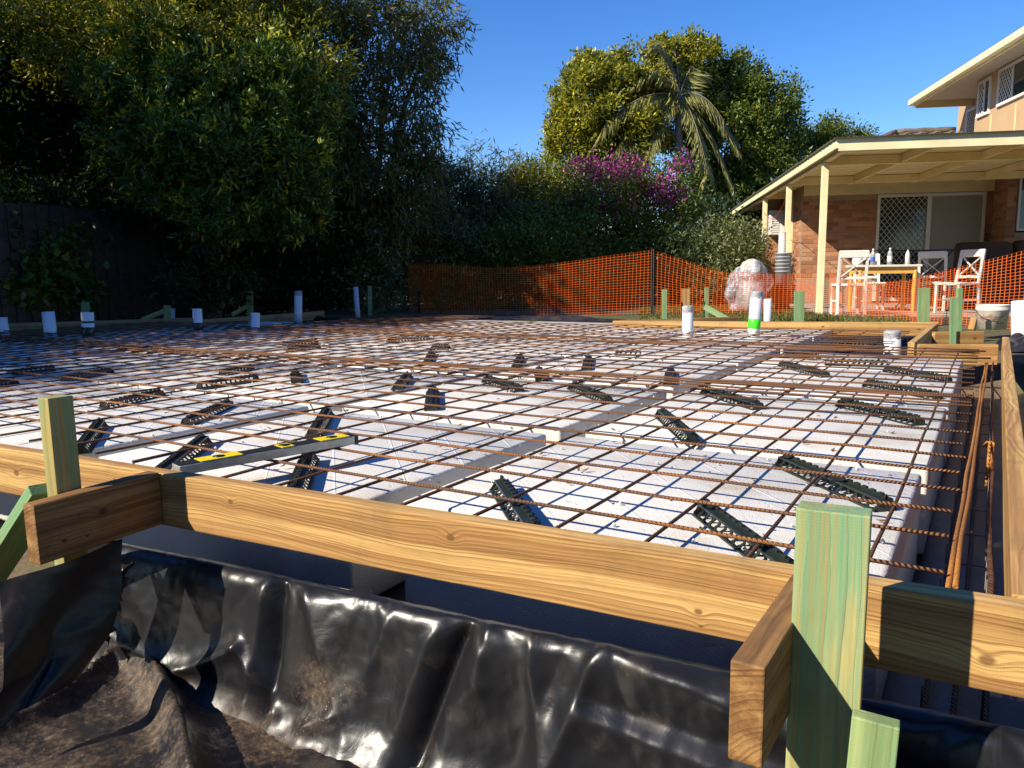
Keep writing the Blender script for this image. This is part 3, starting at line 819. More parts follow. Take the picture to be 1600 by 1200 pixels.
# ------------------------------------------------------------------ black film in the foreground
def lerp_prof(s, P):
    ss = [p[0] for p in P]
    return [float(np.interp(s, ss, [p[i] for p in P])) for i in (1, 2)]
PROF = [(-.26, .17, -.37), (-.12, .08, -.26), (-.05, .035, -.208), (-.02, .012, -.198), (.02, -.012, -.203), (.06, -.030, -.238), (.20, -.055, -.37), (.32, -.085, -.485), (.38, -.13, -.535), (.50, -.25, -.565), (1.3, -1.05, -.60)]
PROF = [(s, *np.mean([lerp_prof(s + t, PROF) for t in (-.02, 0, .02)], axis=0)) for s in np.arange(-.26, 1.3, .01)]
def segd(p, a, b):
    dx, dy = b[0] - a[0], b[1] - a[1]; px_, py_ = p[0] - a[0], p[1] - a[1]; l2 = dx * dx + dy * dy
    t = min(1.0, max(0.0, (px_ * dx + py_ * dy) / l2))
    ex, ey = px_ - t * dx, py_ - t * dy
    return math.hypot(ex, ey), t, (-ex * dy + ey * dx) / math.sqrt(l2)
# creases: (u0, s0, u1, s1, amplitude, width, grow)  u = world x, s = metres down from the lip
CRE = [(-1.262, -.01, -1.255, .33, -.040, .016, 0), (-1.30, .0, -1.31, .33, .016, .03, 0), (-1.20, .0, -1.00, .34, .030, .045, 1),
       (-.735, -.02, -.84, .36, -.045, .018, 0), (-.69, .0, -.70, .14, .020, .025, 1), (-.80, .0, -.90, .34, .018, .04, 1),
       (-.60, .01, -.52, .36, .026, .03, 1), (-.50, .0, -.62, .30, -.022, .05, 1), (-.44, -.01, -.53, .32, .030, .035, 1),
       (-.43, .01, -.06, .10, .028, .030, 0), (-.45, .12, .05, .17, -.022, .03, 0), (-.46, .15, -.02, .21, .026, .04, 0),
       (-1.02, .0, -.94, .28, -.022, .07, 1), (-1.84, .02, -1.62, .30, .012, .05, 1), (-1.55, .31, -1.36, .20, .022, .02, 0), (-1.86, .26, -1.55, .30, .016, .025, 0),
       (-1.36, .20, -1.22, .33, .020, .018, 0), (-1.12, .34, -1.05, .30, .02, .02, 0), (-.92, .0, -.99, .2, .012, .02, 1)]
PINCH = [(-1.262, 4.5, .4, .020), (-.735, 5.0, 1.1, .022), (-.43, 4.0, 2.0, .020), (-1.60, 5.5, .2, .010), (-.15, 5.0, .7, .016), (-1.0, 6.0, 1.5, .010), (-1.87, 4.0, .3, .012), (.2, 5, .2, .016)]
def worley(x, y, seed):
    """distance to the nearest jittered feature point: cones that meet in sharp creases, like crumpled film"""
    tab = np.random.RandomState(seed).rand(64, 64, 2)
    xi, yi = np.floor(x).astype(int), np.floor(y).astype(int)
    best = np.full(np.shape(x), 9.0)
    for dx in (-1, 0, 1):
        for dy in (-1, 0, 1):
            t = tab[(xi + dx) % 64, (yi + dy) % 64]
            best = np.minimum(best, np.hypot(xi + dx + t[..., 0] - x, yi + dy + t[..., 1] - y))
    return best
def vnoise(x, y, seed, n=20, lo=1.0, hi=6.0):
    r = np.random.RandomState(seed); o = np.zeros(np.shape(x)); w_ = 0
    for _ in range(n):
        k = r.uniform(lo, hi); a_ = r.uniform(0, 6.28); p_ = r.uniform(0, 6.28)
        o += np.sin(k * (x * math.cos(a_) + y * math.sin(a_)) + p_) / k; w_ += 1 / k
    return o / w_
def crumple_field(x, y, seed, k=1.0):
    return (.013 * (worley(x * 3.2 * k + .3 * vnoise(x, y, seed, 8), y * 2.2 * k, seed) - .5) + .0060 * (worley(x * 9 * k, y * 7 * k + 3, seed + 1) - .5)
            + .0018 * (worley(x * 24 * k, y * 20 * k, seed + 2) - .5))
us = np.arange(-1.875, 0.80, 0.0062); ss = np.concatenate([np.arange(-.26, .10, .010), np.arange(.10, .46, .0075), np.arange(.46, 1.25, .025)])
U, S_ = np.meshgrid(us, ss)
pr = np.array(PROF)
DY, ZZ = np.interp(S_, pr[:, 0], pr[:, 1]), np.interp(S_, pr[:, 0], pr[:, 2])
ty, tz = np.gradient(DY, axis=0), np.gradient(ZZ, axis=0); ln_ = np.hypot(ty, tz); ty /= ln_; tz /= ln_
NY, NZ = tz, -ty
flip = np.where((S_ > .05) & (NY > 0), -1, 1) * np.where((S_ <= .05) & (NZ < 0), -1, 1); NY, NZ = NY * flip, NZ * flip
DD = np.zeros_like(U)
for (u0, s0, u1, s1, A, w, gr) in CRE:
    dx, dy = u1 - u0, s1 - s0
    tt = np.clip(((U - u0) * dx + (S_ - s0) * dy) / (dx * dx + dy * dy), 0, 1)
    dist = np.hypot(U - u0 - tt * dx, S_ - s0 - tt * dy)
    ww = w * (.35 + 1.3 * tt) if gr else w; aa = A * (.25 + .75 * np.minimum(1, tt * 2)) if gr else A
    DD += .8 * aa * np.exp(-(dist / (ww * (1.25 if A < 0 else 1))) ** 1.4)
for (pu, k_, ph_, A_) in PINCH:
    rho = np.hypot(U - pu, S_ + .03); phi = np.arctan2(U - pu, S_ + .03)
    DD += .7 * A_ * (np.abs(np.sin(phi * k_ + ph_)) - .5) * rho / (rho + .06) * np.exp(-rho / .17)
fade = np.clip((S_ + .03) / .08, 0, 1)
calm = np.clip(1 - np.exp(-((U + 1.58) / .30) ** 2) * .85 * (S_ < .30), .12, 1)        # the flat panel at the left
DD = DD * np.maximum(.15, fade) + crumple_field(U, S_, 3) * (.25 + .75 * fade) * calm + .002 * worley(U * 30, S_ * 26, 8)
LIP = .012 * vnoise(U * .6, 0 * U, 5, 12, 3, 20)
X_ = U + .004 * vnoise(U, S_, 6, 10, 8, 30); Y_ = -.343 + .098 * (U + 1.87) + DY + NY * DD; Z_ = ZZ + LIP + NZ * DD
m = MB(); m.v = list(map(tuple, np.stack([X_, Y_, Z_], -1).reshape(-1, 3).tolist()))
nu = len(us)
m.f = [(j * nu + i, j * nu + i + 1, (j + 1) * nu + i + 1, (j + 1) * nu + i) for j in range(len(ss) - 1) for i in range(nu - 1)]
dust = np.clip((S_ - .30) / .10, 0, 1) * np.where(U < -.95, .75, .12)
dust = np.maximum(dust, .9 * np.exp(-(((U + 1.10) / .07) ** 2 + ((S_ - .27) / .09) ** 2))) + .0 + .16 * (worley(U * 5, S_ * 9, 17) < .16)
o = film_obj('plastic_drape', m, dust.ravel())
tag(o, 'glossy black plastic film draped over the trench edge below the front board', 'plastic sheet')

# dusty film on the ground at the lower left with a raised fold
ridge1 = [PZ(178, 990, -.47), PZ(232, 1035, -.47), PZ(262, 1085, -.48), PZ(285, 1150, -.49), PZ(300, 1230, -.5)]
ridge2 = [PZ(192, 1000, -.47), PZ(135, 1062, -.49), PZ(60, 1110, -.49), PZ(-60, 1160, -.49)]
ridge3 = [PZ(60, 1010, -.5), PZ(170, 1005, -.5)]
fn4 = npnoise(41, 34, 5, 40)
def pl(p, poly):
    best = (9, 0)
    for a, b in zip(poly[:-1], poly[1:]):
        d_, t, sd = segd(p, (a.x, a.y), (b.x, b.y))
        if d_ < best[0]: best = (d_, sd)
    return best
def gfilm(x, y):
    z = -0.525 + 0.014 * fn4(x, y)
    d1, s1 = pl((x, y), ridge1); z += 0.075 * math.exp(-(d1 / .034) ** 1.6)
    d2, s2 = pl((x, y), ridge2); z += 0.050 * math.exp(-(d2 / .028) ** 1.5) + (0.02 if s2 > 0 else 0) * math.exp(-(d2 / .3))
    d3, s3 = pl((x, y), ridge3); z += 0.04 * math.exp(-(d3 / .05) ** 1.4)
    return (x, y, z)
m = MB().grid(gfilm, list(np.arange(-3.2, -0.75, .0085)), list(np.arange(-1.5, 0.0, .0085)))
vv = np.array(m.v); vv[:, 2] += 1.1 * crumple_field(vv[:, 0], vv[:, 1], 23, 1.2) + .003 * worley(vv[:, 0] * 40, vv[:, 1] * 40, 29); m.v = list(map(tuple, vv.tolist()))
m.f = [f for f in m.f if not (m.v[f[0]][1] > -0.20 and m.v[f[0]][0] > -1.9)]
o = film_obj('ground_film', m, [.9 if v[2] < -.46 else .6 for v in m.v])
tag(o, 'dusty black plastic film with a raised fold lying on the ground, lower left', 'plastic sheet')

# loose hanging strips of film under the left stub
def strip(name, path, w, lab, dusty=.15, tw=0.4):
    pts = [Vector(p) for p in path]; n = len(pts); m = MB(); dd = []
    for i in range(n):
        t = (pts[min(i + 1, n - 1)] - pts[max(i - 1, 0)]).normalized()
        a = tw * math.sin(i * 1.1); side = Vector((math.cos(a) * .85, math.sin(a), .2)); side = (side - t * side.dot(t)).normalized()
        for k in range(7):
            f = k / 6 - .5
            m.v.append(tuple(pts[i] + side * w * f * (1 + .25 * math.sin(i * .9)) + Vector((0, -.012 * math.cos(f * 9 + i * .7), .006 * math.sin(i + k)))))
            dd.append(dusty)
    for i in range(n - 1):
        for k in range(6): m.f.append((i * 7 + k, i * 7 + k + 1, i * 7 + 8 + k, i * 7 + 7 + k))
    o = film_obj(name, m, dd); tag(o, lab, 'plastic sheet'); sol = o.modifiers.new('thickness', 'SOLIDIFY'); sol.thickness = .0006
    return o
def path(pts, D): return [PD(x, y, d) for (x, y), d in zip(pts, D)]
def dense(P, n=18):
    P = [np.array(p) for p in P]; t = np.linspace(0, len(P) - 1, n)
    return [tuple(np.array([np.interp(v, range(len(P)), [p[i] for p in P]) for i in range(3)])) for v in t]
strip('film_flap', dense(path([(105, 868), (128, 905), (150, 950), (168, 1000)], [2.05, 2.02, 1.98, 1.9])), .07, 'narrow shiny strip of black film hanging under the left stub board')
strip('film_flap', dense(path([(198, 880), (186, 915), (180, 940)], [1.93, 1.88, 1.86])), .035, 'small bright curl of film at the left end of the draped plastic')
# sheet of film hanging from the left stub to the ground, hiding the post's foot
def hang(u, v):
    p = np.array(PD(52 + 150 * u, 872 - 52 * u, 1.66 + .10 * u)); b = np.array(PD(60 + 120 * u, 1085 - 70 * u, 1.62 + .14 * u))
    q = p * (1 - v) + b * v
    q[1] += .02 * math.sin(u * 9 + v * 2) * v - .10 * max(0, v - .75) * 2; q[0] += .012 * math.sin(u * 5 + v * 6); q[2] += -.012 * (1 - v) - .02
    return tuple(q)
mh = MB().grid(hang, list(np.linspace(-.35, .92, 70)), list(np.linspace(0, 1, 60)))
vv = np.array(mh.v); cf = crumple_field(vv[:, 0] * 1.5, vv[:, 2] * 1.5, 61); vv[:, 1] -= 1.3 * cf; vv[:, 0] += .5 * cf; mh.v = list(map(tuple, vv.tolist()))
o = film_obj('film_flap', mh, [.1] * len(mh.v)); tag(o, 'dull black film hanging from the left stub board down to the ground', 'plastic sheet')
# crumpled film by the foot of the right post and beyond the boards
def crumple(name, c, sx, sy, sz, seed, lab, dusty=.2, n=44):
    f1, f2 = npnoise(seed, 24, 2.5, 9), npnoise(seed + 1, 24, 8, 26)
    def fn(u, v):
        e = max(0, 1 - (u * u + v * v))
        return (c[0] + u * sx, c[1] + v * sy, c[2] + sz * (e ** .5) * (.45 + .9 * abs(f1(u * 2, v * 2)) * 2) + sz * .35 * f2(u, v))
    m = MB().grid(fn, list(np.linspace(-1, 1, n)), list(np.linspace(-1, 1, n)))
    o = film_obj(name, m, [dusty] * len(m.v)); tag(o, lab, 'plastic sheet'); return o
crumple('crumpled_film', (0.13, -0.36, -0.42), .17, .15, .20, 51, 'crumpled shiny black film in shadow at the foot of the right post', .1)
crumple('crumpled_film', (0.62, 6.1, -.12), .42, .40, .22, 55, 'crumpled black plastic heaped behind the notch beside the white bucket', .15)
crumple('crumpled_film', PZ(860, 498.5, -.1), 1.1, .3, .05, 58, 'crinkled black plastic edge along the far side of the slab, below the net', .45)
# ------------------------------------------------------------------ house and patio (own axes: a to the right, b away from us)
random.seed(51)
HA = math.radians(22.8)
HO = Vector((-1.72, 9.98, 0))
def W(a, b, z): return Vector((HO.x + a * math.cos(HA) - b * math.sin(HA), HO.y + a * math.sin(HA) + b * math.cos(HA), z))
def hroot(name, a, b, z, label, cat, group=None, rz=0.0): return root(name, W(a, b, z), label, cat, group, HA + rz)
def hp(name, m, mat, parent, off=(0, 0, 0), bevel=0.0, smooth=False, seg=1):
    me = m.mesh(name, bevel, seg, off)
    if smooth: me.shade_smooth()
    me.materials.append(M[mat]); return put(name, me, parent)

M['mortar'] = plain('mortar', (0.36, 0.27, 0.20), 0.95, var=0.2, scale=20, bmp=0.4)
def brickmat():
    m, nt, b = newmat('clay_brick')
    r = nd(nt, 'ShaderNodeObjectInfo').outputs['Random']
    co = objco(nt)
    c = ramp(nt, r, [(0.0, (0.30, 0.115, 0.055)), (0.3, (0.40, 0.175, 0.085)), (0.6, (0.47, 0.225, 0.115)), (0.85, (0.52, 0.28, 0.15)), (1.0, (0.22, 0.085, 0.05))])
    n = noise(nt, co, 25.0, 5.0, 0.65)
    nt.links.new(mix(nt, mapr(nt, n, 0.45, 0.75, 0.0, 0.4), c, (0.18, 0.08, 0.045)), b.inputs['Base Color'])
    b.inputs['Roughness'].default_value = 0.9
    nt.links.new(bump(nt, n, 0.4, 0.006), b.inputs['Normal'])
    return m
M['brick'] = brickmat()
M['cream'] = plain('cream_paint', (0.80, 0.72, 0.43), 0.5, var=0.10, scale=4)
M['cream_dim'] = plain('cream_boards', (0.86, 0.70, 0.36), 0.6, var=0.08, scale=2.5)
M['render_wall'] = plain('beige_wall_panel', (0.47, 0.315, 0.175), 0.85, var=0.07, scale=1.6, bmp=0.15)
M['white_frame'] = plain('white_window_frame', (0.72, 0.71, 0.68), 0.4, var=0.04)
M['soffit'] = plain('soffit_board', (0.50, 0.44, 0.36), 0.8, var=0.06)
M['roof_metal'] = plain('roof_sheet', (0.30, 0.30, 0.29), 0.5, var=0.1, scale=2)
M['tile'] = plain('weathered_roof_tile', (0.15, 0.115, 0.09), 0.9, var=0.35, scale=8, bmp=0.4)
M['paving'] = plain('concrete_paving', (0.40, 0.36, 0.31), 0.9, var=0.18, scale=5, bmp=0.2)
M['curtain'] = plain('roller_blind', (0.34, 0.32, 0.27), 0.85, var=0.04, scale=2)
def glass(name, c=(0.03, 0.04, 0.045)):
    m, nt, b = newmat(name); b.inputs['Base Color'].default_value = (*c, 1); b.inputs['Roughness'].default_value = 0.06
    b.inputs['Specular IOR Level'].default_value = 0.7; return m
M['glass'] = glass('dark_window_glass')

H = hroot('brick_house', 4.25, 5.5, -0.1, 'two storey brick and beige house with diamond grilles, at the right', 'house')
HOFF = (4.25, 5.5, -0.1)
def hh(name, m, mat, parent=None, bevel=0.0, smooth=False): return hp(name, m, mat, parent or H, HOFF, bevel, smooth)
B_L, B_H, J = 0.230, 0.076, 0.010
brick_me = MB().box(0, B_L, -0.006, 0.05, 0, B_H).mesh('brick', 0.003); brick_me.materials.append(M['brick'])
half_me = MB().box(0, B_L / 2 - J / 2, -0.006, 0.05, 0, B_H).mesh('brick', 0.003); half_me.materials.append(M['brick'])
def brick_face(parent, a0, b0, length, z0, z1, along='a'):
    """lay courses on a wall face; along 'a': faces us; along 'b': faces left, running away"""
    n = int((z1 - z0) / (B_H + J))
    for r in range(n):
        x = 0.0 if r % 2 == 0 else -(B_L + J) / 2
        while x < length - 0.02:
            s = max(x, 0.0); e = min(x + B_L, length)
            w = e - s
            if w > 0.04:
                me = brick_me if w > B_L - .01 else half_me
                o = put('brick', me, parent)
                sx = w / (B_L if me is brick_me else B_L / 2 - J / 2)
                if along == 'a':
                    o.location = (a0 + s - HOFF[0], b0 - HOFF[1] + rnd(-.002, .001), z0 + r * (B_H + J) - HOFF[2])
                else:
                    o.location = (a0 - HOFF[0] + rnd(-.002, .001), b0 + length - s - HOFF[1], z0 + r * (B_H + J) - HOFF[2]); o.rotation_euler = (0, 0, -math.pi / 2)
                o.scale = (sx, 1, 1)
            x += B_L + J
w1 = hh('wall', MB().box(0.655, 2.08, 5.50, 5.72, -0.1, 2.44), 'mortar')
brick_face(w1, 0.655, 5.50, 1.425, 0.45, 2.06)
w1s = hh('wall', MB().box(0.63, 0.654, 5.51, 7.6, -0.1, 2.44), 'mortar')
brick_face(w1s, 0.63, 5.52, 0.72, 0.45, 2.06, 'b')
w0 = hh('wall', MB().box(0.30, 0.629, 7.62, 7.84, -0.1, 2.44), 'mortar')
brick_face(w0, 0.30, 7.62, 0.33, 0.45, 2.06)
w2 = hh('wall', MB().box(4.11, 4.249, 5.50, 5.72, -0.1, 2.44), 'mortar')
brick_face(w2, 4.11, 5.50, 0.135, 0.7, 2.3)
w3 = hh('wall', MB().box(4.25, 8.5, 4.93, 5.49, -0.1, 1.26).box(4.25, 4.42, 4.93, 5.49, 1.26, 2.44).box(6.3, 8.5, 4.93, 5.49, 1.26, 2.44).box(4.42, 6.3, 4.93, 5.49, 2.40, 2.44), 'mortar')
brick_face(w3, 4.25, 4.93, 0.57, 0.9, 2.40, 'b')
brick_face(w3, 4.255, 4.93, 0.165, 0.9, 2.40)
brick_face(w3, 4.43, 4.93, 0.75, 0.9, 1.22)
hh('lintel_board', MB().box(0.66, 4.24, 5.46, 5.499, 2.10, 2.44), 'cream_dim')
hh('wall_core', MB().box(0.66, 9.0, 5.73, 6.6, -0.1, 2.44).box(0.66, 9, 6.61, 11, -.1, 2.4), 'mortar')
# ground floor window at the right edge
wf = hh('window', MB().box(4.44, 4.48, 4.90, 4.99, 1.29, 2.39).box(6.25, 6.29, 4.90, 4.99, 1.29, 2.39).box(4.48, 6.25, 4.90, 4.99, 2.35, 2.39).box(4.48, 6.25, 4.90, 4.99, 1.29, 1.33), 'white_frame')
hh('pane', MB().box(4.48, 6.25, 4.955, 4.965, 1.33, 2.35), 'glass', wf)
# sliding door: grille leaf on the left, blind behind glass on the right
dr = hh('sliding_door', MB().box(2.085, 2.14, 5.46, 5.54, -0.05, 2.09).box(4.05, 4.105, 5.46, 5.54, -0.05, 2.09).box(2.14, 4.05, 5.46, 5.54, 2.03, 2.09)
        .box(3.03, 3.11, 5.47, 5.53, -0.05, 2.03).box(2.14, 3.03, 5.47, 5.53, -0.05, 0.02).box(3.11, 4.05, 5.47, 5.53, -0.05, 0.02), 'white_frame', bevel=0.003)
hh('pane', MB().box(2.14, 3.03, 5.525, 5.53, 0.02, 2.03), 'glass', dr)
hh('blind', MB().box(3.11, 4.05, 5.49, 5.50, 0.02, 2.03), 'curtain', dr)
def lattice(x0, x1, z0, z1, step, r, to3):
    m = MB(); s = step
    def clip(p, q):
        (xa, za), (xb, zb) = p, q; t0, t1 = 0.0, 1.0
        for d, lo, hi, v in ((xb - xa, x0, x1, xa), (zb - za, z0, z1, za)):
            ta, tb = (lo - v) / d, (hi - v) / d
            if ta > tb: ta, tb = tb, ta
            t0, t1 = max(t0, ta), min(t1, tb)
        return None if t1 - t0 < 1e-3 else ((xa + (xb - xa) * t0, za + (zb - za) * t0), (xa + (xb - xa) * t1, za + (zb - za) * t1))
    span = (x1 - x0) + (z1 - z0)
    k = -span
    while k < span:
        for sg in (1, -1):
            p = (x0 + k, z0 if sg > 0 else z1); q = (x0 + k + span, (z0 + span * 1.25) if sg > 0 else (z1 - span * 1.25))
            c = clip(p, q)
            if c: m.tube([to3(*c[0], 0 if sg > 0 else r * 1.6), to3(*c[1], 0 if sg > 0 else r * 1.6)], r, 4)
        k += s
    return m
hh('security_grille', lattice(2.15, 3.02, 0.03, 2.02, 0.105, 0.0045, lambda x, z, o: (x, 5.49 - o, z)), 'white_frame', dr)
# ceiling over the ground floor front
hh('soffit', MB().box(0.2, 8.5, 4.3, 5.45, 2.445, 2.47).box(4.25, 8.5, 3.0, 4.29, 2.445, 2.47), 'soffit')
# upper storey
up = hh('upper_wall', MB().box(4.25, 4.40, 2.6, 6.65, 2.6, 4.46).box(4.41, 5.1, 6.50, 6.64, 2.6, 4.46).box(4.9, 5.0, 6.66, 9.3, 2.6, 4.46).box(4.41, 9, 2.6, 2.75, 2.6, 4.46), 'render_wall')
for b_ in (3.6, 4.85, 5.88):
    hh('panel_joint', MB().box(4.243, 4.2495, b_ - .012, b_ + .012, 2.6, 3.62), 'cream_dim', up)
def uwin(b0, b1, z0, z1, a, split, left_grille=True):
    f = hh('window', MB().box(a - .035, a + .05, b0, b0 + .05, z0, z1).box(a - .035, a + .05, b1 - .05, b1, z0, z1).box(a - .035, a + .05, b0 + .05, b1 - .05, z1 - .05, z1)
           .box(a - .05, a + .05, b0 + .05, b1 - .05, z0, z0 + .05).box(a - .03, a + .04, split - .02, split + .02, z0 + .05, z1 - .05), 'white_frame')
    hh('pane', MB().box(a + .012, a + .02, b0 + .05, b1 - .05, z0 + .05, z1 - .05).box(a - .012, a + .0, b0 + .05, b1 - .05, z0 + .05, z1 - .05), 'glass', f)
    hh('security_grille', lattice(split + .02, b1 - .05, z0 + .05, z1 - .05, 0.105, 0.006, lambda x, z, o: (a - .028 - o * .3, x, z)), 'white_frame', f)
    return f
uwin(5.95, 6.52, 3.66, 4.38, 4.25, 6.22)
uwin(4.15, 5.62, 3.70, 4.40, 4.25, 5.02)
uwin(7.5, 8.75, 3.55, 4.25, 4.9, 8.1)
sf = hh('upper_soffit', MB().box(3.62, 4.92, 2.2, 8.42, 4.445, 4.462).box(4.93, 5.6, 6.7, 9.2, 4.445, 4.462), 'soffit')
rf = hh('upper_roof', MB().add([(3.55, 2.0, 4.53), (3.55, 8.5, 4.53), (8, 8.5, 6.2), (8, 2.0, 6.2), (3.55, 2.0, 4.50), (3.55, 8.5, 4.50), (8, 8.5, 6.15), (8, 2.0, 6.15)],
        [(0, 1, 2, 3), (7, 6, 5, 4), (0, 4, 5, 1), (2, 6, 7, 3), (1, 5, 6, 2), (0, 3, 7, 4)]), 'tile')
hh('gutter', MB().box(3.50, 3.60, 1.95, 8.50, 4.36, 4.495), 'cream', rf, bevel=0.012)
hh('fascia', MB().box(3.605, 3.63, 2.0, 8.44, 4.33, 4.49), 'cream', rf)
hh('end_fascia', MB().box(3.66, 4.88, 8.43, 8.47, 4.30, 4.46), 'cream_dim', rf)
# lower tiled roof
tr_ = MB()
for r in range(12):
    t0, t1 = r / 12, (r + 1) / 12
    b0, b1 = 5.2 + 1.9 * t0, 5.2 + 1.9 * t1; z0, z1 = 2.62 + .92 * t0, 2.62 + .92 * t1
    a_min = 0.6 + 2.3 * t1 if t1 > .3 else 0.6 + 2.3 * .3
    n = int((4.24 - a_min) / .075)
    us_ = [a_min + i * .075 for i in range(n + 1)]
    tr_.grid(lambda a, v, b0=b0, b1=b1, z0=z0, z1=z1: (a, b0 + (b1 - b0) * v, z0 + (z1 - z0) * v + .022 * math.sin(a / .075 * 1.57) + .02 * (1 - v)), us_, [0, 1])
lr = hh('lower_roof', tr_, 'tile', smooth=True)
hh('ridge_tile', MB().tube([(2.85 + i * .2, 7.12, 3.555 + .012 * (i % 2)) for i in range(7)], .07, 8).tube([(1.3 + .155 * i, 5.72 + .14 * i, 2.9 + .065 * i + .01 * (i % 2)) for i in range(11)], .07, 8), 'tile', lr, smooth=True)

# patio cover
P = hroot('patio_cover', 0.0, 1.07, -0.1, 'flat cream patio cover on slim posts in front of the brick house', 'patio cover')
POFF = (0.0, 1.07, -0.1)
def pp(name, m, mat, parent=None, bevel=0.0): return hp(name, m, mat, parent or P, POFF, bevel)
for b_ in (1.07, 3.84, 6.53):
    pp('post', MB().box(0.03, 0.12, b_, b_ + .09, -0.12 if b_ < 2 else -.1, 2.165), 'cream', bevel=0.003)
pp('front_fascia', MB().box(-0.02, 5.2, -0.04, 0.0, 2.165, 2.335), 'cream', bevel=0.003)
pp('side_fascia', MB().box(-0.06, -0.021, -0.04, 12.3, 2.20, 2.335), 'cream', bevel=0.003)
pp('side_beam', MB().box(0.03, 0.12, 0.005, 12.2, 2.17, 2.29), 'cream', bevel=0.002)
for b_ in (1.3, 3.86, 6.5, 9.2):
    pp('cross_beam', MB().box(0.125, 5.0, b_, b_ + .07, 2.155, 2.285), 'cream_dim', bevel=0.002)
for a_ in (1.2, 2.3, 3.4):
    for b0, b1 in ((0.005, 1.295), (1.375, 3.855), (3.935, 4.25)):
        pp('joist', MB().box(a_, a_ + .045, b0, b1, 2.17, 2.283), 'cream_dim')
for i in range(30):
    pp('ceiling_board', MB().box(-0.02, 5.1, 0.01 + i * .15, 0.15 + i * .15, 2.292 + .003 * (i % 2), 2.305 + .003 * (i % 2)), 'cream_dim')
pp('far_ceiling', MB().box(-0.02, 0.62, 4.52, 12.2, 2.292, 2.305), 'cream_dim')
rs = MB()
rs.grid(lambda a, b: (a, b, 2.325 + .012 * (1 if int(round((b + .1) / .05)) % 4 == 0 else 0)), [-.10, 5.2], [-.1 + .05 * i for i in range(250)])
pp('roof_sheet', rs, 'roof_metal')
pp('back_post', MB().tube([(0.0, 11.9, -.1), (0.0, 11.9, 2.18)], .04, 10), 'steel_dark')
# paved floor
pv = MB().box(0.15, 9, 0.55, 5.45, -0.16, -0.085)
o = hp('patio_floor', pv, 'paving', None); o.location = HO; o.rotation_euler = (0, 0, HA); tag(o, kind='structure')

# ------------------------------------------------------------------ things on the patio
M['chair_white'] = plain('white_chair_paint', (0.78, 0.74, 0.66), 0.45, var=0.05)
M['table_top'] = plain('pale_table_top', (0.70, 0.66, 0.58), 0.45, var=0.06)
M['table_leg'] = plain('orange_pine_leg', (0.70, 0.38, 0.08), 0.5, var=0.1)
def dining_chair(a, b, rz, label, base=None):
    R = hroot('dining_chair', a, b, -0.085, label, 'chair', 'white cross back chairs on the patio', rz)
    def q(n, m, bev=.004): return hp(n, m, 'chair_white', R, (0, 0, 0), bev)
    # local: seat faces -y ; back at +y
    q('seat', MB().box(-.22, .22, -.21, .20, .42, .46), .01)
    for s in (-1, 1):
        q('leg', MB().beam((s * .19, -.18, 0), (s * .19, -.18, .42), .04, .04))
        q('leg', MB().beam((s * .19, .225, 0), (s * .19, .195, .44), .04, .04))
        q('back_post', MB().beam((s * .19, .195, .44), (s * .185, .27, .93), .04, .035))
    q('top_rail', MB().beam((-.20, .272, .885), (.20, .272, .885), .022, .11), .008)
    q('back_rail', MB().beam((-.17, .205, .54), (.17, .205, .54), .02, .04))
    q('cross_slat', MB().beam((-.16, .212, .56), (.16, .26, .83), .012, .035, up=(0, 1, 0)))
    q('cross_slat', MB().beam((.16, .226, .56), (-.16, .272, .83), .012, .035, up=(0, 1, 0)))
    for s in (-1, 1): q('stretcher', MB().beam((s * .19, -.16, .2), (s * .19, .2, .2), .02, .03))
    return R
dining_chair(0.43, 0.90, math.radians(178), 'white cross back chair left of the table, its back towards us')
dining_chair(1.18, 2.55, math.radians(-4), 'white cross back chair on the far side of the table')
dining_chair(1.98, 1.02, math.radians(-62), 'white cross back chair at the right of the patio, lit and turned sideways')
dining_chair(2.05, 2.10, math.radians(150), 'white cross back chair half hidden in shade behind the lit right hand chair')
T = hroot('patio_table', 1.15, 1.75, -0.085, 'wooden patio table with orange legs and a pale top, holding bottles', 'table')
hp('table_top', MB().box(-.48, .48, -.32, .32, .70, .735), 'table_top', T, bevel=.006)
hp('apron', MB().box(-.42, .42, -.27, -.25, .60, .70).box(-.42, .42, .25, .27, .60, .70).box(-.42, -.40, -.25, .25, .60, .70).box(.40, .42, -.25, .25, .60, .70), 'table_leg', T)
for sx in (-1, 1):
    for sy in (-1, 1):
        hp('leg', MB().lathe([(.022, 0), (.03, .1), (.034, .4), (.03, .6), (.03, .70)], 12, (sx * .40, sy * .25, 0)), 'table_leg', T, smooth=True)
TT = -0.085 + 0.735
def bottleglass(name, c):
    m, nt, b = newmat(name); b.inputs['Base Color'].default_value = (*c, 1); b.inputs['Roughness'].default_value = .12; b.inputs['Transmission Weight'].default_value = .6; return m
M['bottle'] = bottleglass('clear_plastic', (.75, .8, .86))
M['label_blue'] = plain('blue_label', (0.05, 0.12, 0.45), 0.5)
M['white_plastic'] = plain('white_plastic', (0.72, 0.70, 0.66), 0.4, var=.06)
def bottle(a, b, h, r, lab, cap='white_plastic', body='bottle', band=None):
    R = hroot('bottle', a, b, TT, lab, 'bottle', 'bottles on the patio table')
    hp('body', MB().lathe([(.001, 0), (r, .003), (r, h * .62), (r * .85, h * .74), (r * .36, h * .88), (r * .36, h * .93), (.001, h * .93)], 16), body, R, smooth=True)
    hp('cap', MB().lathe([(r * .42, h * .92), (r * .42, h), (.001, h)], 12), cap, R, smooth=True)
    if band: hp('paper_label', MB().lathe([(r * 1.01, h * .2), (r * 1.03, h * .21), (r * 1.03, h * .5), (r * 1.01, h * .51)], 16), band, R, smooth=True)
bottle(0.94, 1.56, .25, .036, 'clear water bottle with a blue label, left of two on the table', band='label_blue')
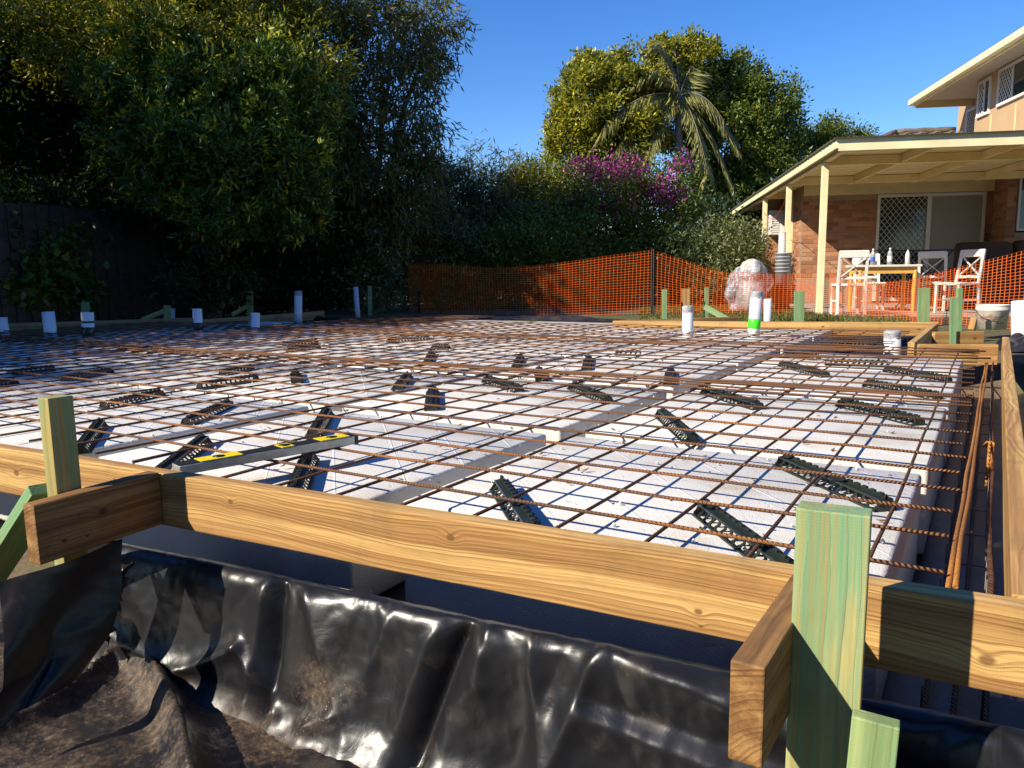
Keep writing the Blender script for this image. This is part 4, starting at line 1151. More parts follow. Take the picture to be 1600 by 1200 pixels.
bottle(1.20, 1.60, .26, .036, 'clear water bottle right of the table centre, with a white cap', band='white_plastic')
bottle(1.48, 1.66, .24, .034, 'white spray can shaped bottle with a blue cap at the right of the table', cap='label_blue', body='white_plastic')
R = hroot('jar', .78, 1.80, TT, 'white round jug with a dark lid at the left end of the table', 'jug')
hp('body', MB().lathe([(.001, 0), (.07, .004), (.085, .06), (.07, .13), (.03, .16), (.001, .16)], 16), 'white_plastic', R, smooth=True)
hp('lid', MB().lathe([(.032, .158), (.034, .175), (.012, .19), (.001, .21)], 12), 'steel_dark', R, smooth=True)
# clothes horse: thin black rails behind the table
CR = hroot('drying_rack', 2.35, 3.0, -0.085, 'thin black metal drying rack standing behind the table', 'drying rack')
def cr(n, pts, r=.011): hp(n, MB().tube(pts, r, 6), 'steel_dark', CR, smooth=True)
cr('leg', [(-.55, -.2, 0), (.35, .2, .98)]); cr('leg', [(.45, -.2, 0), (-.35, .2, .98)])
cr('leg', [(-.50, .3, 0), (.40, .55, .98)]); cr('leg', [(.50, .3, 0), (-.30, .55, .98)])
for dx, z_ in ((-.85, 1.00), (-.4, .985), (0, .98), (.4, .985)):
    cr('rail', [(dx, -.25, z_), (dx + .02, .6, z_)], .007)
cr('rail', [(-.95, .1, 1.01), (-.2, .14, .99), (.75, .12, 1.0)])
cr('rail', [(-.9, -.2, .985), (.7, -.22, .97)])
# dark plant by the door
# sofa under the roof at the right
M['sofa'] = plain('dark_brown_fabric', (0.055, 0.036, 0.030), 0.9, var=.2, scale=10)
S = hroot('sofa', 3.75, 3.0, -0.085, 'dark brown padded sofa at the right end of the patio', 'sofa', None, math.radians(8))
hp('base', MB().box(-.95, .95, -.42, .42, .05, .42), 'sofa', S, bevel=.04, seg=2)
hp('backrest', MB().box(-.95, -.02, .22, .48, .425, 1.12), 'sofa', S, bevel=.09, seg=3, smooth=True)
hp('backrest', MB().box(.02, .95, .22, .48, .425, 1.14), 'sofa', S, bevel=.09, seg=3, smooth=True)
hp('seat_cushion', MB().box(-.78, -.01, -.40, .20, .425, .58), 'sofa', S, bevel=.05, seg=2)
hp('seat_cushion', MB().box(.01, .78, -.40, .20, .425, .58), 'sofa', S, bevel=.05, seg=2)
hp('armrest', MB().box(-1.12, -.955, -.44, .46, .05, .68), 'sofa', S, bevel=.06, seg=2)
hp('armrest', MB().box(.955, 1.12, -.44, .46, .05, .68), 'sofa', S, bevel=.06, seg=2)
# air conditioner on the wall
AC = hroot('air_conditioner', .42, 7.40, 1.42, 'beige air conditioner unit on the brick wall behind the patio posts', 'air conditioner')
hp('casing', MB().box(-.10, .38, -.02, .20, 0, .56), 'white_plastic', AC, bevel=.012)
for i in range(9): hp('louvre', MB().box(-.07, .10, -.032, -.022, .06 + i * .05, .085 + i * .05), 'white_frame', AC)
hp('side_grille', MB().box(.14, .36, -.03, -.022, .05, .50), 'white_frame', AC, bevel=.004)
hp('bracket', MB().box(-.06, .34, 0.0, .20, -.04, -.003), 'steel_dark', AC)
# stack of grey buckets on a red one, white duct above
M['bucket_grey'] = plain('grey_bucket_plastic', (0.34, 0.35, 0.36), .5, var=.1)
M['bucket_red'] = plain('red_bucket_plastic', (0.62, 0.035, 0.02), .45, var=.08)
BS = PD(1222, 470, 13.6)
def pot(loc, r, h, mat, name, lab, cat='bucket', group=None):
    R = root(name, loc, lab, cat, group)
    me = MB().lathe([(.001, 0), (r * .8, .0), (r * .98, h * .92), (r * 1.05, h * .93), (r * 1.05, h), (r * .95, h), (r * .78, .02), (.001, .02)], 22).mesh('bucket_wall'); me.shade_smooth(); me.materials.append(M[mat]); put('bucket_wall', me, R)
    return R
pot((BS.x, BS.y, -0.1), .15, .38, 'bucket_red', 'bucket', 'red bucket at the bottom of the bucket stack behind the net')
for i in range(6):
    pot((BS.x, BS.y, 0.285 + i * .062), .135, .30, 'bucket_grey', 'bucket', f'grey bucket, {ORD[i]} from the bottom of the grey stack by the patio post', 'bucket', 'stacked grey buckets')
du = MB()
dp = [(0.125 + (.004 if i % 2 else -.004), .03 * i) for i in range(24)]
DU = PD(1222, 405, 14.6)
o = MB().lathe([(.075 + (.005 if i % 2 else -.005), .024 * i) for i in range(20)], 18, (DU.x, DU.y, .84)).build('flexible_duct', M['white_frame'], smooth=True, org=(DU.x, DU.y, .84))
tag(o, 'pale ribbed flexible duct hanging below the air conditioner', 'duct')
# clear plastic bag over something pale and round
def bagmat():
    m, nt, b = newmat('clear_bag'); b.inputs['Base Color'].default_value = (.72, .76, .84, 1); b.inputs['Roughness'].default_value = .22
    tr = nd(nt, 'ShaderNodeBsdfTransparent', None, Color=(.9, .92, .97, 1))
    co = objco(nt, False); n = noise(nt, co, 9.0, 4.0, .6, 1.0)
    nt.links.new(bump(nt, n, .8, .05), b.inputs['Normal'])
    mx = nd(nt, 'ShaderNodeMixShader', None, i0=mapr(nt, n, .4, .6, .15, .6), i1=tr.outputs[0], i2=b.outputs[0])
    nt.links.new(mx.outputs[0], nt.nodes['Material Output'].inputs[0]); return m
M['bag'] = bagmat()
M['cloth'] = plain('cream_bundle', (.50, .43, .34), .9, var=.2, scale=12)
BG = PD(1172, 470, 13.2); BG.z = -.1
R = root('wrapped_bundle', BG, 'cream bundle wrapped in a crinkled clear plastic bag left of the patio posts', 'bundle')
f1 = npnoise(71, 24, 1.5, 6)
def blob(rx, ry, rz, cz, amp, mat, name, n=30):
    m = MB()
    def fn(u, v):
        x, y, z = math.cos(u) * math.cos(v), math.sin(u) * math.cos(v), math.sin(v)
        k = 1 + amp * f1(x * 3 + y, z * 3 - y)
        if name == 'plastic_bag': k *= 1.12 - .22 * z + .10 * math.sin(5 * u) * (1 - z); k += .16 * abs(f1(x * 7 + 2, z * 6 + y * 5)); x -= .10 * (1 - z)
        return (x * rx * k, y * ry * k, cz + z * rz * k)
    m.grid(fn, [2 * math.pi * i / n for i in range(n + 1)], [-1.5 + 3.0 * j / 18 for j in range(19)])
    me = m.mesh(name); me.shade_smooth(); me.materials.append(M[mat]); return put(name, me, R)
blob(.19, .18, .17, .72, .2, 'cloth', 'rolled_cloth'); blob(.24, .22, .26, .27, .3, 'cloth', 'lower_bundle')
blob(.31, .29, .46, .44, .55, 'bag', 'plastic_bag', 46)
# bucket by the notch
def bucket(px, ytop, ybase, D):
    b = PD(px, ybase, D); t = PD(px, ytop, D); h = t.z - b.z
    R = root('paint_bucket', b, 'dirty white plastic bucket with worn pale red print beside the notch', 'bucket')
    r = 23.0 * D / F_PX
    me = MB().lathe([(.001, 0), (r * .86, 0), (r * .98, h * .74), (r * 1.0, h * .75), (r * 1.03, h * .78), (r * 1.03, h * .86), (r * 1.0, h * .88), (r * 1.03, h * .98), (r * 1.05, h), (r * .96, h), (r * .84, .02), (.001, .02)], 28).mesh('bucket_wall')
    me.shade_smooth(); me.materials.append(M['bucket_white']); put('bucket_wall', me, R)
    me = MB().tube([(r * 1.04 * math.cos(a), r * 1.04 * math.sin(a), h * .82 - .10 * math.sin((a - 3.4) / 2.6 * math.pi)) for a in np.linspace(3.4, 6.0, 14)], .003, 6).mesh('handle'); me.materials.append(M['wire']); put('handle', me, R)
def bucketmat():
    m, nt, b = newmat('stained_white_bucket'); co = objco(nt, False)
    n = noise(nt, co, 14.0, 5.0, .7); n2 = noise(nt, scaled(nt, co, (1, 1, 1.6)), 20.0, 2.0, .5)
    sep = nd(nt, 'ShaderNodeSeparateXYZ', None, i0=co); zz = sep.outputs[2]
    pr = mth(nt, 'MULTIPLY', mapr(nt, n2, .55, .6), mth(nt, 'MULTIPLY', mapr(nt, zz, .05, .06), mapr(nt, zz, .16, .15)))
    c = ramp(nt, n, [(.35, (.74, .71, .64)), (.6, (.66, .60, .50)), (.75, (.42, .33, .24))])
    nt.links.new(mix(nt, mth(nt, 'MULTIPLY', pr, .6), c, (.62, .12, .06)), b.inputs['Base Color']); b.inputs['Roughness'].default_value = .5; return m
M['bucket_white'] = bucketmat()
bucket(1549, 476, 514, 7.6)

# red cord strung between the posts, downpipe on the wall corner
o = MB().tube([W(.05, 6.5 - 2.62 * t, 1.86 - .26 * math.sin(math.pi * t) + .12 * t) for t in np.linspace(0, 1, 14)], .006, 6).build('red_cord', M['bucket_red'], org=W(.05, 6.5, 1.86))
tag(o, 'thin red cord sagging between the two rear patio posts', 'cord')
hh('downpipe', MB().box(.585, .625, 6.3, 6.37, -.1, 2.28), 'cream_dim')
# ------------------------------------------------------------------ orange barrier net
random.seed(61)
def netmat():
    m, nt, b = newmat('orange_net'); co = objco(nt, False)
    n = noise(nt, co, 6.0, 3.0)
    c = ramp(nt, n, [(.3, (.88, .17, .02)), (.7, (.95, .26, .04))]); nt.links.new(c, b.inputs['Base Color'])
    b.inputs['Roughness'].default_value = .45
    tr = nd(nt, 'ShaderNodeBsdfTranslucent', None, Color=(.95, .25, .03, 1))
    mx = nd(nt, 'ShaderNodeMixShader', None, i0=.3, i1=b.outputs[0], i2=tr.outputs[0])
    nt.links.new(mx.outputs[0], nt.nodes['Material Output'].inputs[0]); return m
M['net'] = netmat()
def pix(p):
    d = np.array(p) - CAM; z = d @ FW; return 800 + F_PX * (d @ RT) / z, 600 - F_PX * (d @ UP) / z
def net_run(plan, tops, bots, label, seed, cw=.062, chh=.042, bulge=.10):
    f1, f2 = npnoise(seed, 20, .8, 3.0), npnoise(seed + 3, 20, 2.5, 9)
    P_ = [Vector((p[0], p[1], 0)) for p in plan]
    ls = [0]
    for a, b in zip(P_[:-1], P_[1:]): ls.append(ls[-1] + (b - a).length)
    n = int(ls[-1] / cw); rows_ = 24
    m = MB()
    for i in range(n + 1):
        s = ls[-1] * i / n
        k = max(j for j in range(len(ls) - 1) if ls[j] <= s + 1e-9); t = (s - ls[k]) / (ls[k + 1] - ls[k])
        p = P_[k].lerp(P_[k + 1], t); dr = (P_[k + 1] - P_[k]).normalized(); nn = Vector((dr.y, -dr.x, 0))
        D = float((np.array(p) - CAM) @ FH); x, _ = pix((p.x, p.y, 0.3))
        zt = PD(x, float(np.interp(x, [q[0] for q in tops], [q[1] for q in tops])), D).z
        zb = PD(x, float(np.interp(x, [q[0] for q in bots], [q[1] for q in bots])), D).z
        edge = min(1, s / .3, (ls[-1] - s) / .3)
        for j in range(rows_ + 1):
            v = j / rows_
            off = (bulge * f1(s, v * 1.2) * 1.6 + .03 * f2(s, v * 2)) * edge * (1 - .5 * v)
            sl = .03 * f2(s * .7, v * 1.5 + 5)
            m.v.append(tuple(p + nn * off + dr * sl * edge + Vector((0, 0, zb + (zt - zb) * v + .012 * f2(s + 9, v)))))
    for i in range(n):
        for j in range(rows_):
            a = i * (rows_ + 1) + j; m.f.append((a, a + rows_ + 1, a + rows_ + 2, a + 1))
    c = P_[0]
    R = root('barrier_net', (c.x, c.y, -.1), label, 'safety net', 'orange barrier net')
    o = m.build('net', M['net'], R)
    w = o.modifiers.new('strands', 'WIREFRAME'); w.thickness = .0098; w.use_replace = True; w.use_even_offset = False
    return R
nA, nB = PZ(640, 487, -.1), PZ(1018, 492, -.1)
nC = W(0.16, 1.22, 0); nD = PD(1600, 500, 8.4)
nE = nD + (nD - nC) * .35
n1 = net_run([nA, nA.lerp(nB, .55) + Vector((.25, -.35, 0)), nB], [(640, 412), (700, 413), (760, 418), (830, 416), (880, 410), (940, 401), (1018, 391)], [(640, 486), (760, 496), (850, 498), (1018, 493)],
        'shaded orange plastic net hung from the left trees to the dark corner post', 81)
n2 = net_run([nB + Vector((.02, .02, 0)), nC, nD, nE], [(1018, 391), (1060, 404), (1100, 418), (1135, 425), (1200, 427), (1290, 427), (1330, 438), (1375, 441), (1420, 437), (1480, 421), (1540, 406), (1600, 390), (1800, 330)],
        [(1018, 493), (1130, 497), (1290, 499), (1420, 502), (1600, 520), (1800, 545)], 'sunlit orange plastic net sagging past the patio posts to the right edge', 91, bulge=.06)
def picket(p, h, lab):
    o = MB().box(p.x - .006, p.x + .006, p.y - .024, p.y + .024, -.5, h).box(p.x + .0065, p.x + .03, p.y - .005, p.y + .005, -.5, h - .001).build('steel_picket', M['steel_dark'], org=(p.x, p.y, -.1)); tag(o, lab, 'fence post', 'steel pickets of the net')
picket(nB, PD(1018, 389, float((np.array(nB) - CAM) @ FH)).z, 'dark steel picket at the corner of the orange net')
q = PZ(655, 488, -.1); picket(q, .30, 'short dark steel picket at the left end of the net')

# ------------------------------------------------------------------ fence of palings in the shade
FN = root('paling_fence', (-12.0, -1.0, -.1), 'dark weathered timber paling fence in deep shade behind the left board', 'fence')
pm = MB().box(-.011, .011, -.062, .062, 0, 1.78).mesh('paling', .002); pm.materials.append(M['fence'])
for i in range(126):
    o = put('paling', pm, FN, (.03 + .013 * (i % 2) * 2, .1 * i, rnd(-.02, .02)), (rnd(-.006, .006), 0, 0))
for z_ in (.3, .95, 1.55):
    me = MB().box(-.06, -.015, -.1, 12.7, z_, z_ + .07).mesh('rail'); me.materials.append(M['fence']); put('rail', me, FN)

# ------------------------------------------------------------------ vegetation
def leaves_mesh(name, pos, dirs, wid, L, Wd, cols, fold=.18):
    """pos, dirs, wid: (n,3); each leaf a folded pair of triangles"""
    n = len(pos)
    Ls = L * np.random.uniform(.65, 1.2, (n, 1)); Ws = Wd * np.random.uniform(.7, 1.2, (n, 1))
    up = np.cross(dirs, wid)
    mid = pos + dirs * Ls * .48
    v = np.empty((n, 4, 3), dtype=np.float32)
    v[:, 0] = pos; v[:, 1] = mid + wid * Ws * .5 + up * Ws * fold; v[:, 2] = pos + dirs * Ls - up * Ls * .12; v[:, 3] = mid - wid * Ws * .5 + up * Ws * fold
    me = bpy.data.meshes.new(name)
    me.vertices.add(n * 4); me.vertices.foreach_set('co', v.ravel())
    idx = np.arange(n, dtype=np.int32)[:, None] * 4
    tri = np.concatenate([idx + np.array([[0, 1, 2]], np.int32), idx + np.array([[0, 2, 3]], np.int32)], axis=1).ravel()
    me.loops.add(n * 6); me.loops.foreach_set('vertex_index', tri)
    me.polygons.add(n * 2); me.polygons.foreach_set('loop_start', np.arange(0, n * 6, 3, dtype=np.int32))
    me.update(calc_edges=True)
    at = me.attributes.new('leafcol', 'FLOAT_COLOR', 'POINT')
    c4 = np.ones((n, 4, 4), np.float32); c4[:, :, :3] = cols[:, None, :]
    at.data.foreach_set('color', c4.ravel())
    me.materials.append(M['leaf'])
    return me
def unit(a): return a / (np.linalg.norm(a, axis=1, keepdims=True) + 1e-9)
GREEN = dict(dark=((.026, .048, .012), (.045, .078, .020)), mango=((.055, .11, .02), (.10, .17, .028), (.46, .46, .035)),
             yellow=((.13, .15, .02), (.24, .25, .03), (.48, .44, .045)), grey=((.10, .13, .05), (.19, .215, .085), (.42, .43, .24)),
             drab=((.085, .10, .028), (.15, .155, .04), (.28, .23, .06)), mid=((.085, .125, .024), (.15, .195, .032), (.29, .31, .045)))
def crown(base, lobes, tips, per, L, Wd, pal, seed, droop=.25, shell=.5, spread=.12, young=.15, flat=0.0, extra=None, up_bias=.25, clump=9, cs=.24, fill=.45):
    np.random.seed(seed)
    lob = np.array([l[:6] for l in lobes], dtype=float)
    vol = lob[:, 3] * lob[:, 4] * lob[:, 5]; pr = vol ** .75; pr /= pr.sum()
    k = np.random.choice(len(lob), tips, p=pr)
    nc = max(7, int(tips / len(lob) / clump)); cd = unit(np.random.randn(nc * len(lob), 3)).reshape(len(lob), nc, 3)
    ci = np.random.randint(0, nc, tips); cr_ = shell + (1 - shell) * np.random.rand(len(lob), nc) ** .45
    d = cd[k, ci]; rr = cr_[k, ci][:, None]
    jit = unit(np.random.randn(tips, 3)) * np.random.rand(tips, 1) ** .5 * cs
    rr = np.linalg.norm(d * rr + jit, axis=1, keepdims=True); d = unit(d * cr_[k, ci][:, None] + jit)
    jd = unit(jit + d * cs * .9)
    uni = np.random.rand(tips) < fill; d0 = unit(np.random.randn(tips, 3)); r0 = shell * .8 + (1 - shell * .8) * np.random.rand(tips, 1) ** .6
    d = np.where(uni[:, None], d0, d); rr = np.where(uni[:, None], r0, rr); jd = np.where(uni[:, None], d0, jd)
    # knobbly outline
    ph = np.random.uniform(0, 6.28, (3,))
    kn = 1 + .12 * np.sin(d[:, :1] * 7 + ph[0] + k[:, None]) * np.sin(d[:, 1:2] * 6 + ph[1]) + .08 * np.sin(d[:, 2:3] * 9 + ph[2])
    tip = lob[k, :3] + d * rr * kn * lob[k, 3:6]
    out = unit(jd * np.array([1, 1, .8]) + np.array([0, 0, up_bias]))
    tcol = np.random.rand(tips)
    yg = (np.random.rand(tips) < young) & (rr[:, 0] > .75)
    T_ = np.repeat(np.arange(tips), per); n = len(T_)
    pos = tip[T_] + np.random.randn(n, 3) * spread - out[T_] * np.random.rand(n, 1) * spread
    dirs = unit(out[T_] * .6 + np.random.randn(n, 3) * .68 + np.array([0, 0, -droop]))
    wid = unit(np.cross(dirs, unit(np.random.randn(n, 3) * .6 + np.array([0, 0, 1.0]))))
    p0, p1 = np.array(pal[0]), np.array(pal[1]); p2 = np.array(pal[2]) if len(pal) > 2 else p1
    f = np.clip(tcol[T_] * .7 + np.random.rand(n) * .3, 0, 1)[:, None]
    c = p0 + (p1 - p0) * f
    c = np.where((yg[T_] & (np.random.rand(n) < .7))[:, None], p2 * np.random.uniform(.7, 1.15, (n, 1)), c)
    pos = pos - np.array(base)
    return pos, dirs, wid, L, Wd, c
def tree(name, label, cat, base, lobes, tips, per, L, Wd, pal, seed, group=None, trunk=.12, bark='bark', limbs=None, crown_name='crown', **kw):
    base = Vector((base[0], base[1], gz(base[0], base[1]) - .02))
    R = root(name, base, label, cat, group)
    put(crown_name, leaves_mesh(crown_name, *crown(tuple(base), lobes, tips, per, L, Wd, pal, seed, **kw)), R)
    random.seed(seed)
    cz = [l[2] for l in lobes]; top = max(cz); fork = base.z + max(.3, (min(cz) - base.z) * .55)
    cen = Vector((sum(l[0] for l in lobes) / len(lobes), sum(l[1] for l in lobes) / len(lobes), 0))
    f = Vector((base.x + (cen.x - base.x) * .3, base.y + (cen.y - base.y) * .3, fork))
    def bez(a, b, k=7, w=.06):
        pts = []
        for i in range(k + 1):
            t = i / k; p = a.lerp(b, t); p += Vector((rnd(-w, w), rnd(-w, w), math.sin(t * 3.14) * .12 * (b - a).length)) * (1 if 0 < i < k else 0); pts.append(p)
        return pts
    tp = bez(base - Vector((0, 0, .2)), f, 6, .03)
    MB().tube(tp, [trunk * (1.25 - .5 * i / 6) for i in range(7)], 10).build('trunk', M[bark], R, smooth=True)
    for l in lobes:
        c = Vector(l[:3])
        pts = bez(f, c, 7, .08)
        r0 = trunk * .55
        br_ = MB().tube(pts, [r0 * (1 - .8 * i / 7) for i in range(8)], 7)
        for q in range(5):
            a = pts[random.randrange(3, 8)]; dd = Vector((rnd(-1, 1), rnd(-1, 1), rnd(-.2, 1))).normalized()
            e = a + Vector((dd.x * l[3], dd.y * l[4], dd.z * l[5])) * .8
            br_.tube(bez(a, e, 4, .05), [r0 * .3 * (1 - .8 * i / 4) for i in range(5)], 5)
        br_.build('limb', M[bark], R, smooth=True)
    return R
def lobe(px, py, D, rx, ry, dz=None):
    """a lobe seen at pixel (px, py) at depth D, rx and ry its half sizes in photo pixels"""
    c = PD(px, py, D); k = D / F_PX
    return (c.x, c.y, c.z, rx * k, (dz or rx) * k, ry * k)
def at(px, D): p = PD(px, 480, D); return (p.x, p.y)

# trees left of the picture, whose shade covers the far left of the slab
for i, (x, y, h, r, lab) in enumerate(((-10.9, -7.6, 7.6, 2.0, 'leafy tree left of the view, nearest the camera side'), (-11.4, -4.2, 6.8, 2.0, 'leafy tree left of the view, second along the fence'), (-11.5, -1.0, 6.5, 1.8, 'leafy tree left of the view, third along the fence'),
                               (-12.7, 1.5, 8.0, 2.2, 'tall tree beyond the fence left of the view'), (-14.4, -3.0, 9.0, 2.6, 'tallest tree beyond the fence left of the view'))):
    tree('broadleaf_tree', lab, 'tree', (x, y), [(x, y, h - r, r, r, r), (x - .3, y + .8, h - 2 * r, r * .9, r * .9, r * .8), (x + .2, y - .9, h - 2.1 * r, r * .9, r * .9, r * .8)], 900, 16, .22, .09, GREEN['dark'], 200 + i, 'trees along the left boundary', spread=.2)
LG = 'trees along the left boundary'
# unseen trees added behind and beside the camera, cutting sky fill to deepen shadows
for i, (x, y, h, r, lab) in enumerate(((2.2, -9.5, 6.5, 2.2, 'broad tree added unseen behind the camera to block sky, left of two'), (5.6, -8.0, 8.0, 2.5, 'broad tree added unseen behind the camera to block sky, right of two'), (7.5, -3.0, 8.0, 2.5, 'broad tree added unseen right of the view to block sky, nearer the camera'),
                                       (7.8, 2.2, 7.5, 2.3, 'broad tree added unseen right of the view to block sky, nearer the house'), (-2.5, -10.0, 4.2, 1.9, 'low rounded tree added unseen behind the camera to block sky'), (-6.5, -10.5, 4.4, 1.9, 'low rounded tree added unseen behind the camera to the left to block sky'))):
    tree('broadleaf_tree', lab, 'tree', (x, y), [(x, y, h - r, r, r, r), (x - .5, y + .9, h - 1.7 * r, r, r, r * .9), (x + .4, y - .9, h - 2.0 * r, r, r, r * .9)], 700, 14, .28, .13, GREEN['dark'], 300 + i, 'unseen trees added to block sky light', spread=.25)
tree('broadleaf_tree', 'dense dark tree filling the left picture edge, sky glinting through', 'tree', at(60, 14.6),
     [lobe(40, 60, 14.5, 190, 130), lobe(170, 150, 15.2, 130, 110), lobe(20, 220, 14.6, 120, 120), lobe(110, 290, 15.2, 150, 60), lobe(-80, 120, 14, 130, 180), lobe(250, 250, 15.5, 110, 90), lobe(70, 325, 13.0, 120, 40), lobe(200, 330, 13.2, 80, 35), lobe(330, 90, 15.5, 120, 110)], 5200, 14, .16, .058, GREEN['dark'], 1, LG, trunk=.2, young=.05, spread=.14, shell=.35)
tree('broadleaf_tree', 'rosette leaved tree with bright tips, in front of the left trees', 'tree', at(330, 13.3),
     [lobe(330, 230, 12.0, 140, 110), lobe(250, 140, 12.4, 110, 90), lobe(440, 170, 12.3, 95, 110), lobe(350, 325, 11.7, 75, 55), lobe(440, 290, 12.4, 85, 90), lobe(220, 240, 12.5, 70, 70), lobe(390, 250, 12.2, 110, 110), lobe(300, 170, 12.3, 120, 100)], 3900, 15, .135, .042, GREEN['mango'], 2, LG, trunk=.16, young=.22, spread=.05, droop=.1)
tree('broadleaf_tree', 'tall yellow green tree top above the rosette leaved tree', 'tree', at(280, 15.0),
     [lobe(230, 20, 13.6, 130, 75), lobe(370, 10, 13.6, 130, 80), lobe(460, 60, 13.8, 90, 70), lobe(300, -80, 13.6, 170, 80), lobe(150, -30, 14, 130, 90), lobe(420, 110, 13.0, 120, 80), lobe(260, 80, 12.6, 110, 70), lobe(120, 60, 13.2, 100, 80)], 4200, 14, .12, .038, GREEN['yellow'], 3, LG, trunk=.2, young=.35, spread=.09)
tree('willowy_tree', 'tall airy tree with long hanging leaves and pale branches at the sky edge', 'tree', at(590, 15.2),
     [lobe(520, 120, 14.4, 90, 150), lobe(610, 60, 14.4, 85, 90), lobe(560, 260, 14.4, 100, 90), lobe(650, 160, 14.6, 60, 110), lobe(680, 50, 14.8, 50, 60), lobe(640, 280, 14.6, 60, 70), lobe(480, 330, 15.2, 90, 80), lobe(600, 340, 15.4, 90, 60), lobe(480, 220, 15, 110, 130)], 2900, 12, .20, .032, GREEN['drab'], 4, LG, trunk=.15, bark='bark_grey', droop=.75, spread=.10, young=.15, shell=.3, up_bias=.0, fill=.3)
tree('shaded_shrub', 'big leaved dark shrub climbing the fence at the left edge', 'shrub', at(50, 12.4),
     [lobe(30, 380, 12.0, 80, 60), lobe(60, 440, 11.9, 70, 50), lobe(-40, 420, 11.6, 70, 80), lobe(95, 460, 12.0, 40, 30), lobe(10, 350, 12.2, 60, 40)], 900, 10, .16, .10, GREEN['mid'], 5, 'shrubs along the boundary', trunk=.04, droop=.6)
tree('shaded_shrub', 'black green shrub under the trees, left of the lilac pipe', 'shrub', at(460, 14.2),
     [lobe(330, 440, 12.3, 70, 45), lobe(380, 420, 14.0, 80, 60), lobe(470, 430, 14.2, 70, 55), lobe(540, 400, 14.4, 70, 60), lobe(330, 400, 14.2, 90, 50), lobe(450, 380, 14.6, 110, 50)], 1500, 11, .14, .045, GREEN['dark'], 6, 'shrubs along the boundary', trunk=.05)
tree('shaded_shrub', 'dark shrub with grey flecked leaves above the left end of the net', 'shrub', at(600, 15.8),
     [lobe(590, 375, 14.6, 60, 45), lobe(570, 440, 14.4, 60, 45), lobe(640, 430, 15.8, 60, 60), lobe(640, 350, 15.6, 60, 40), lobe(680, 380, 16, 70, 60)], 1300, 12, .12, .035, GREEN['grey'], 7, 'shrubs along the boundary', trunk=.05, young=.12)
tree('weeping_shrub', 'drooping dark shrub with hanging twigs against the sky', 'shrub', at(740, 17.6),
     [lobe(735, 300, 17.4, 65, 70), lobe(790, 310, 17.5, 50, 70), lobe(700, 350, 17.2, 60, 60), lobe(750, 400, 16.9, 90, 60), lobe(690, 290, 17.2, 60, 60), lobe(770, 350, 17.2, 90, 70)], 2000, 12, .17, .025, GREEN['drab'], 8, 'shrubs along the boundary', trunk=.06, droop=.9, shell=.3, up_bias=.5)
tree('hedge_shrub', 'yellow green shrub below the open sky, left of the purple flowers', 'shrub', at(850, 18.4),
     [lobe(840, 310, 18.2, 70, 55), lobe(800, 350, 18.0, 60, 50), lobe(880, 320, 18.2, 50, 60), lobe(830, 290, 18.4, 50, 35), lobe(860, 350, 18, 80, 60)], 1900, 12, .12, .04, GREEN['yellow'], 9, 'shrubs along the boundary', trunk=.06, young=.2)
tree('hedge_shrub', 'dark green hedge bush with pale leaf edges behind the shaded net', 'shrub', at(860, 16.6),
     [lobe(860, 380, 16.4, 80, 55), lobe(780, 430, 16.2, 80, 60), lobe(900, 440, 16.4, 70, 55), lobe(700, 440, 16.0, 70, 60), lobe(960, 430, 16.6, 60, 50), lobe(820, 400, 16.5, 100, 60)], 2300, 12, .11, .045, GREEN['mid'], 10, 'shrubs along the boundary', trunk=.06, young=.10)
# purple bougainvillea
bl = [lobe(950, 300, 17.6, 85, 60), lobe(1020, 330, 17.6, 70, 60), lobe(900, 290, 17.8, 45, 40), lobe(1050, 280, 18.0, 50, 45), lobe(1000, 390, 17.2, 90, 40), lobe(930, 350, 17.4, 80, 50)]
bo = tree('bougainvillea', 'sprawling bush with magenta purple blossoms left of the palm', 'shrub', at(980, 17.8), bl, 1700, 12, .10, .045, GREEN['mid'], 11, 'shrubs along the boundary', trunk=.06, shell=.4, young=.1)
fl = crown(tuple(bo.location), [lobe(930, 265, 17.3, 45, 25), lobe(975, 272, 17.3, 45, 30), lobe(905, 310, 17.2, 20, 18), lobe(960, 320, 17.1, 40, 25), lobe(1030, 300, 17.1, 40, 30), lobe(1065, 250, 17.4, 20, 15)], 330, 8, .075, .06, ((.26, .03, .20), (.42, .05, .32), (.55, .10, .44)), 12, spread=.10, young=.25, fill=.8, shell=.1)
put('blossoms', leaves_mesh('blossoms', *fl), bo)
tree('hedge_shrub', 'dusty grey green shrub beside the wrapped bundle', 'shrub', at(1130, 17.0),
     [lobe(1130, 385, 16.8, 70, 40), lobe(1155, 375, 17.2, 35, 28), lobe(1080, 400, 16.8, 60, 40), lobe(1130, 430, 16.6, 80, 40)], 800, 12, .11, .04, GREEN['grey'], 13, 'shrubs along the boundary', trunk=.05, young=.1)
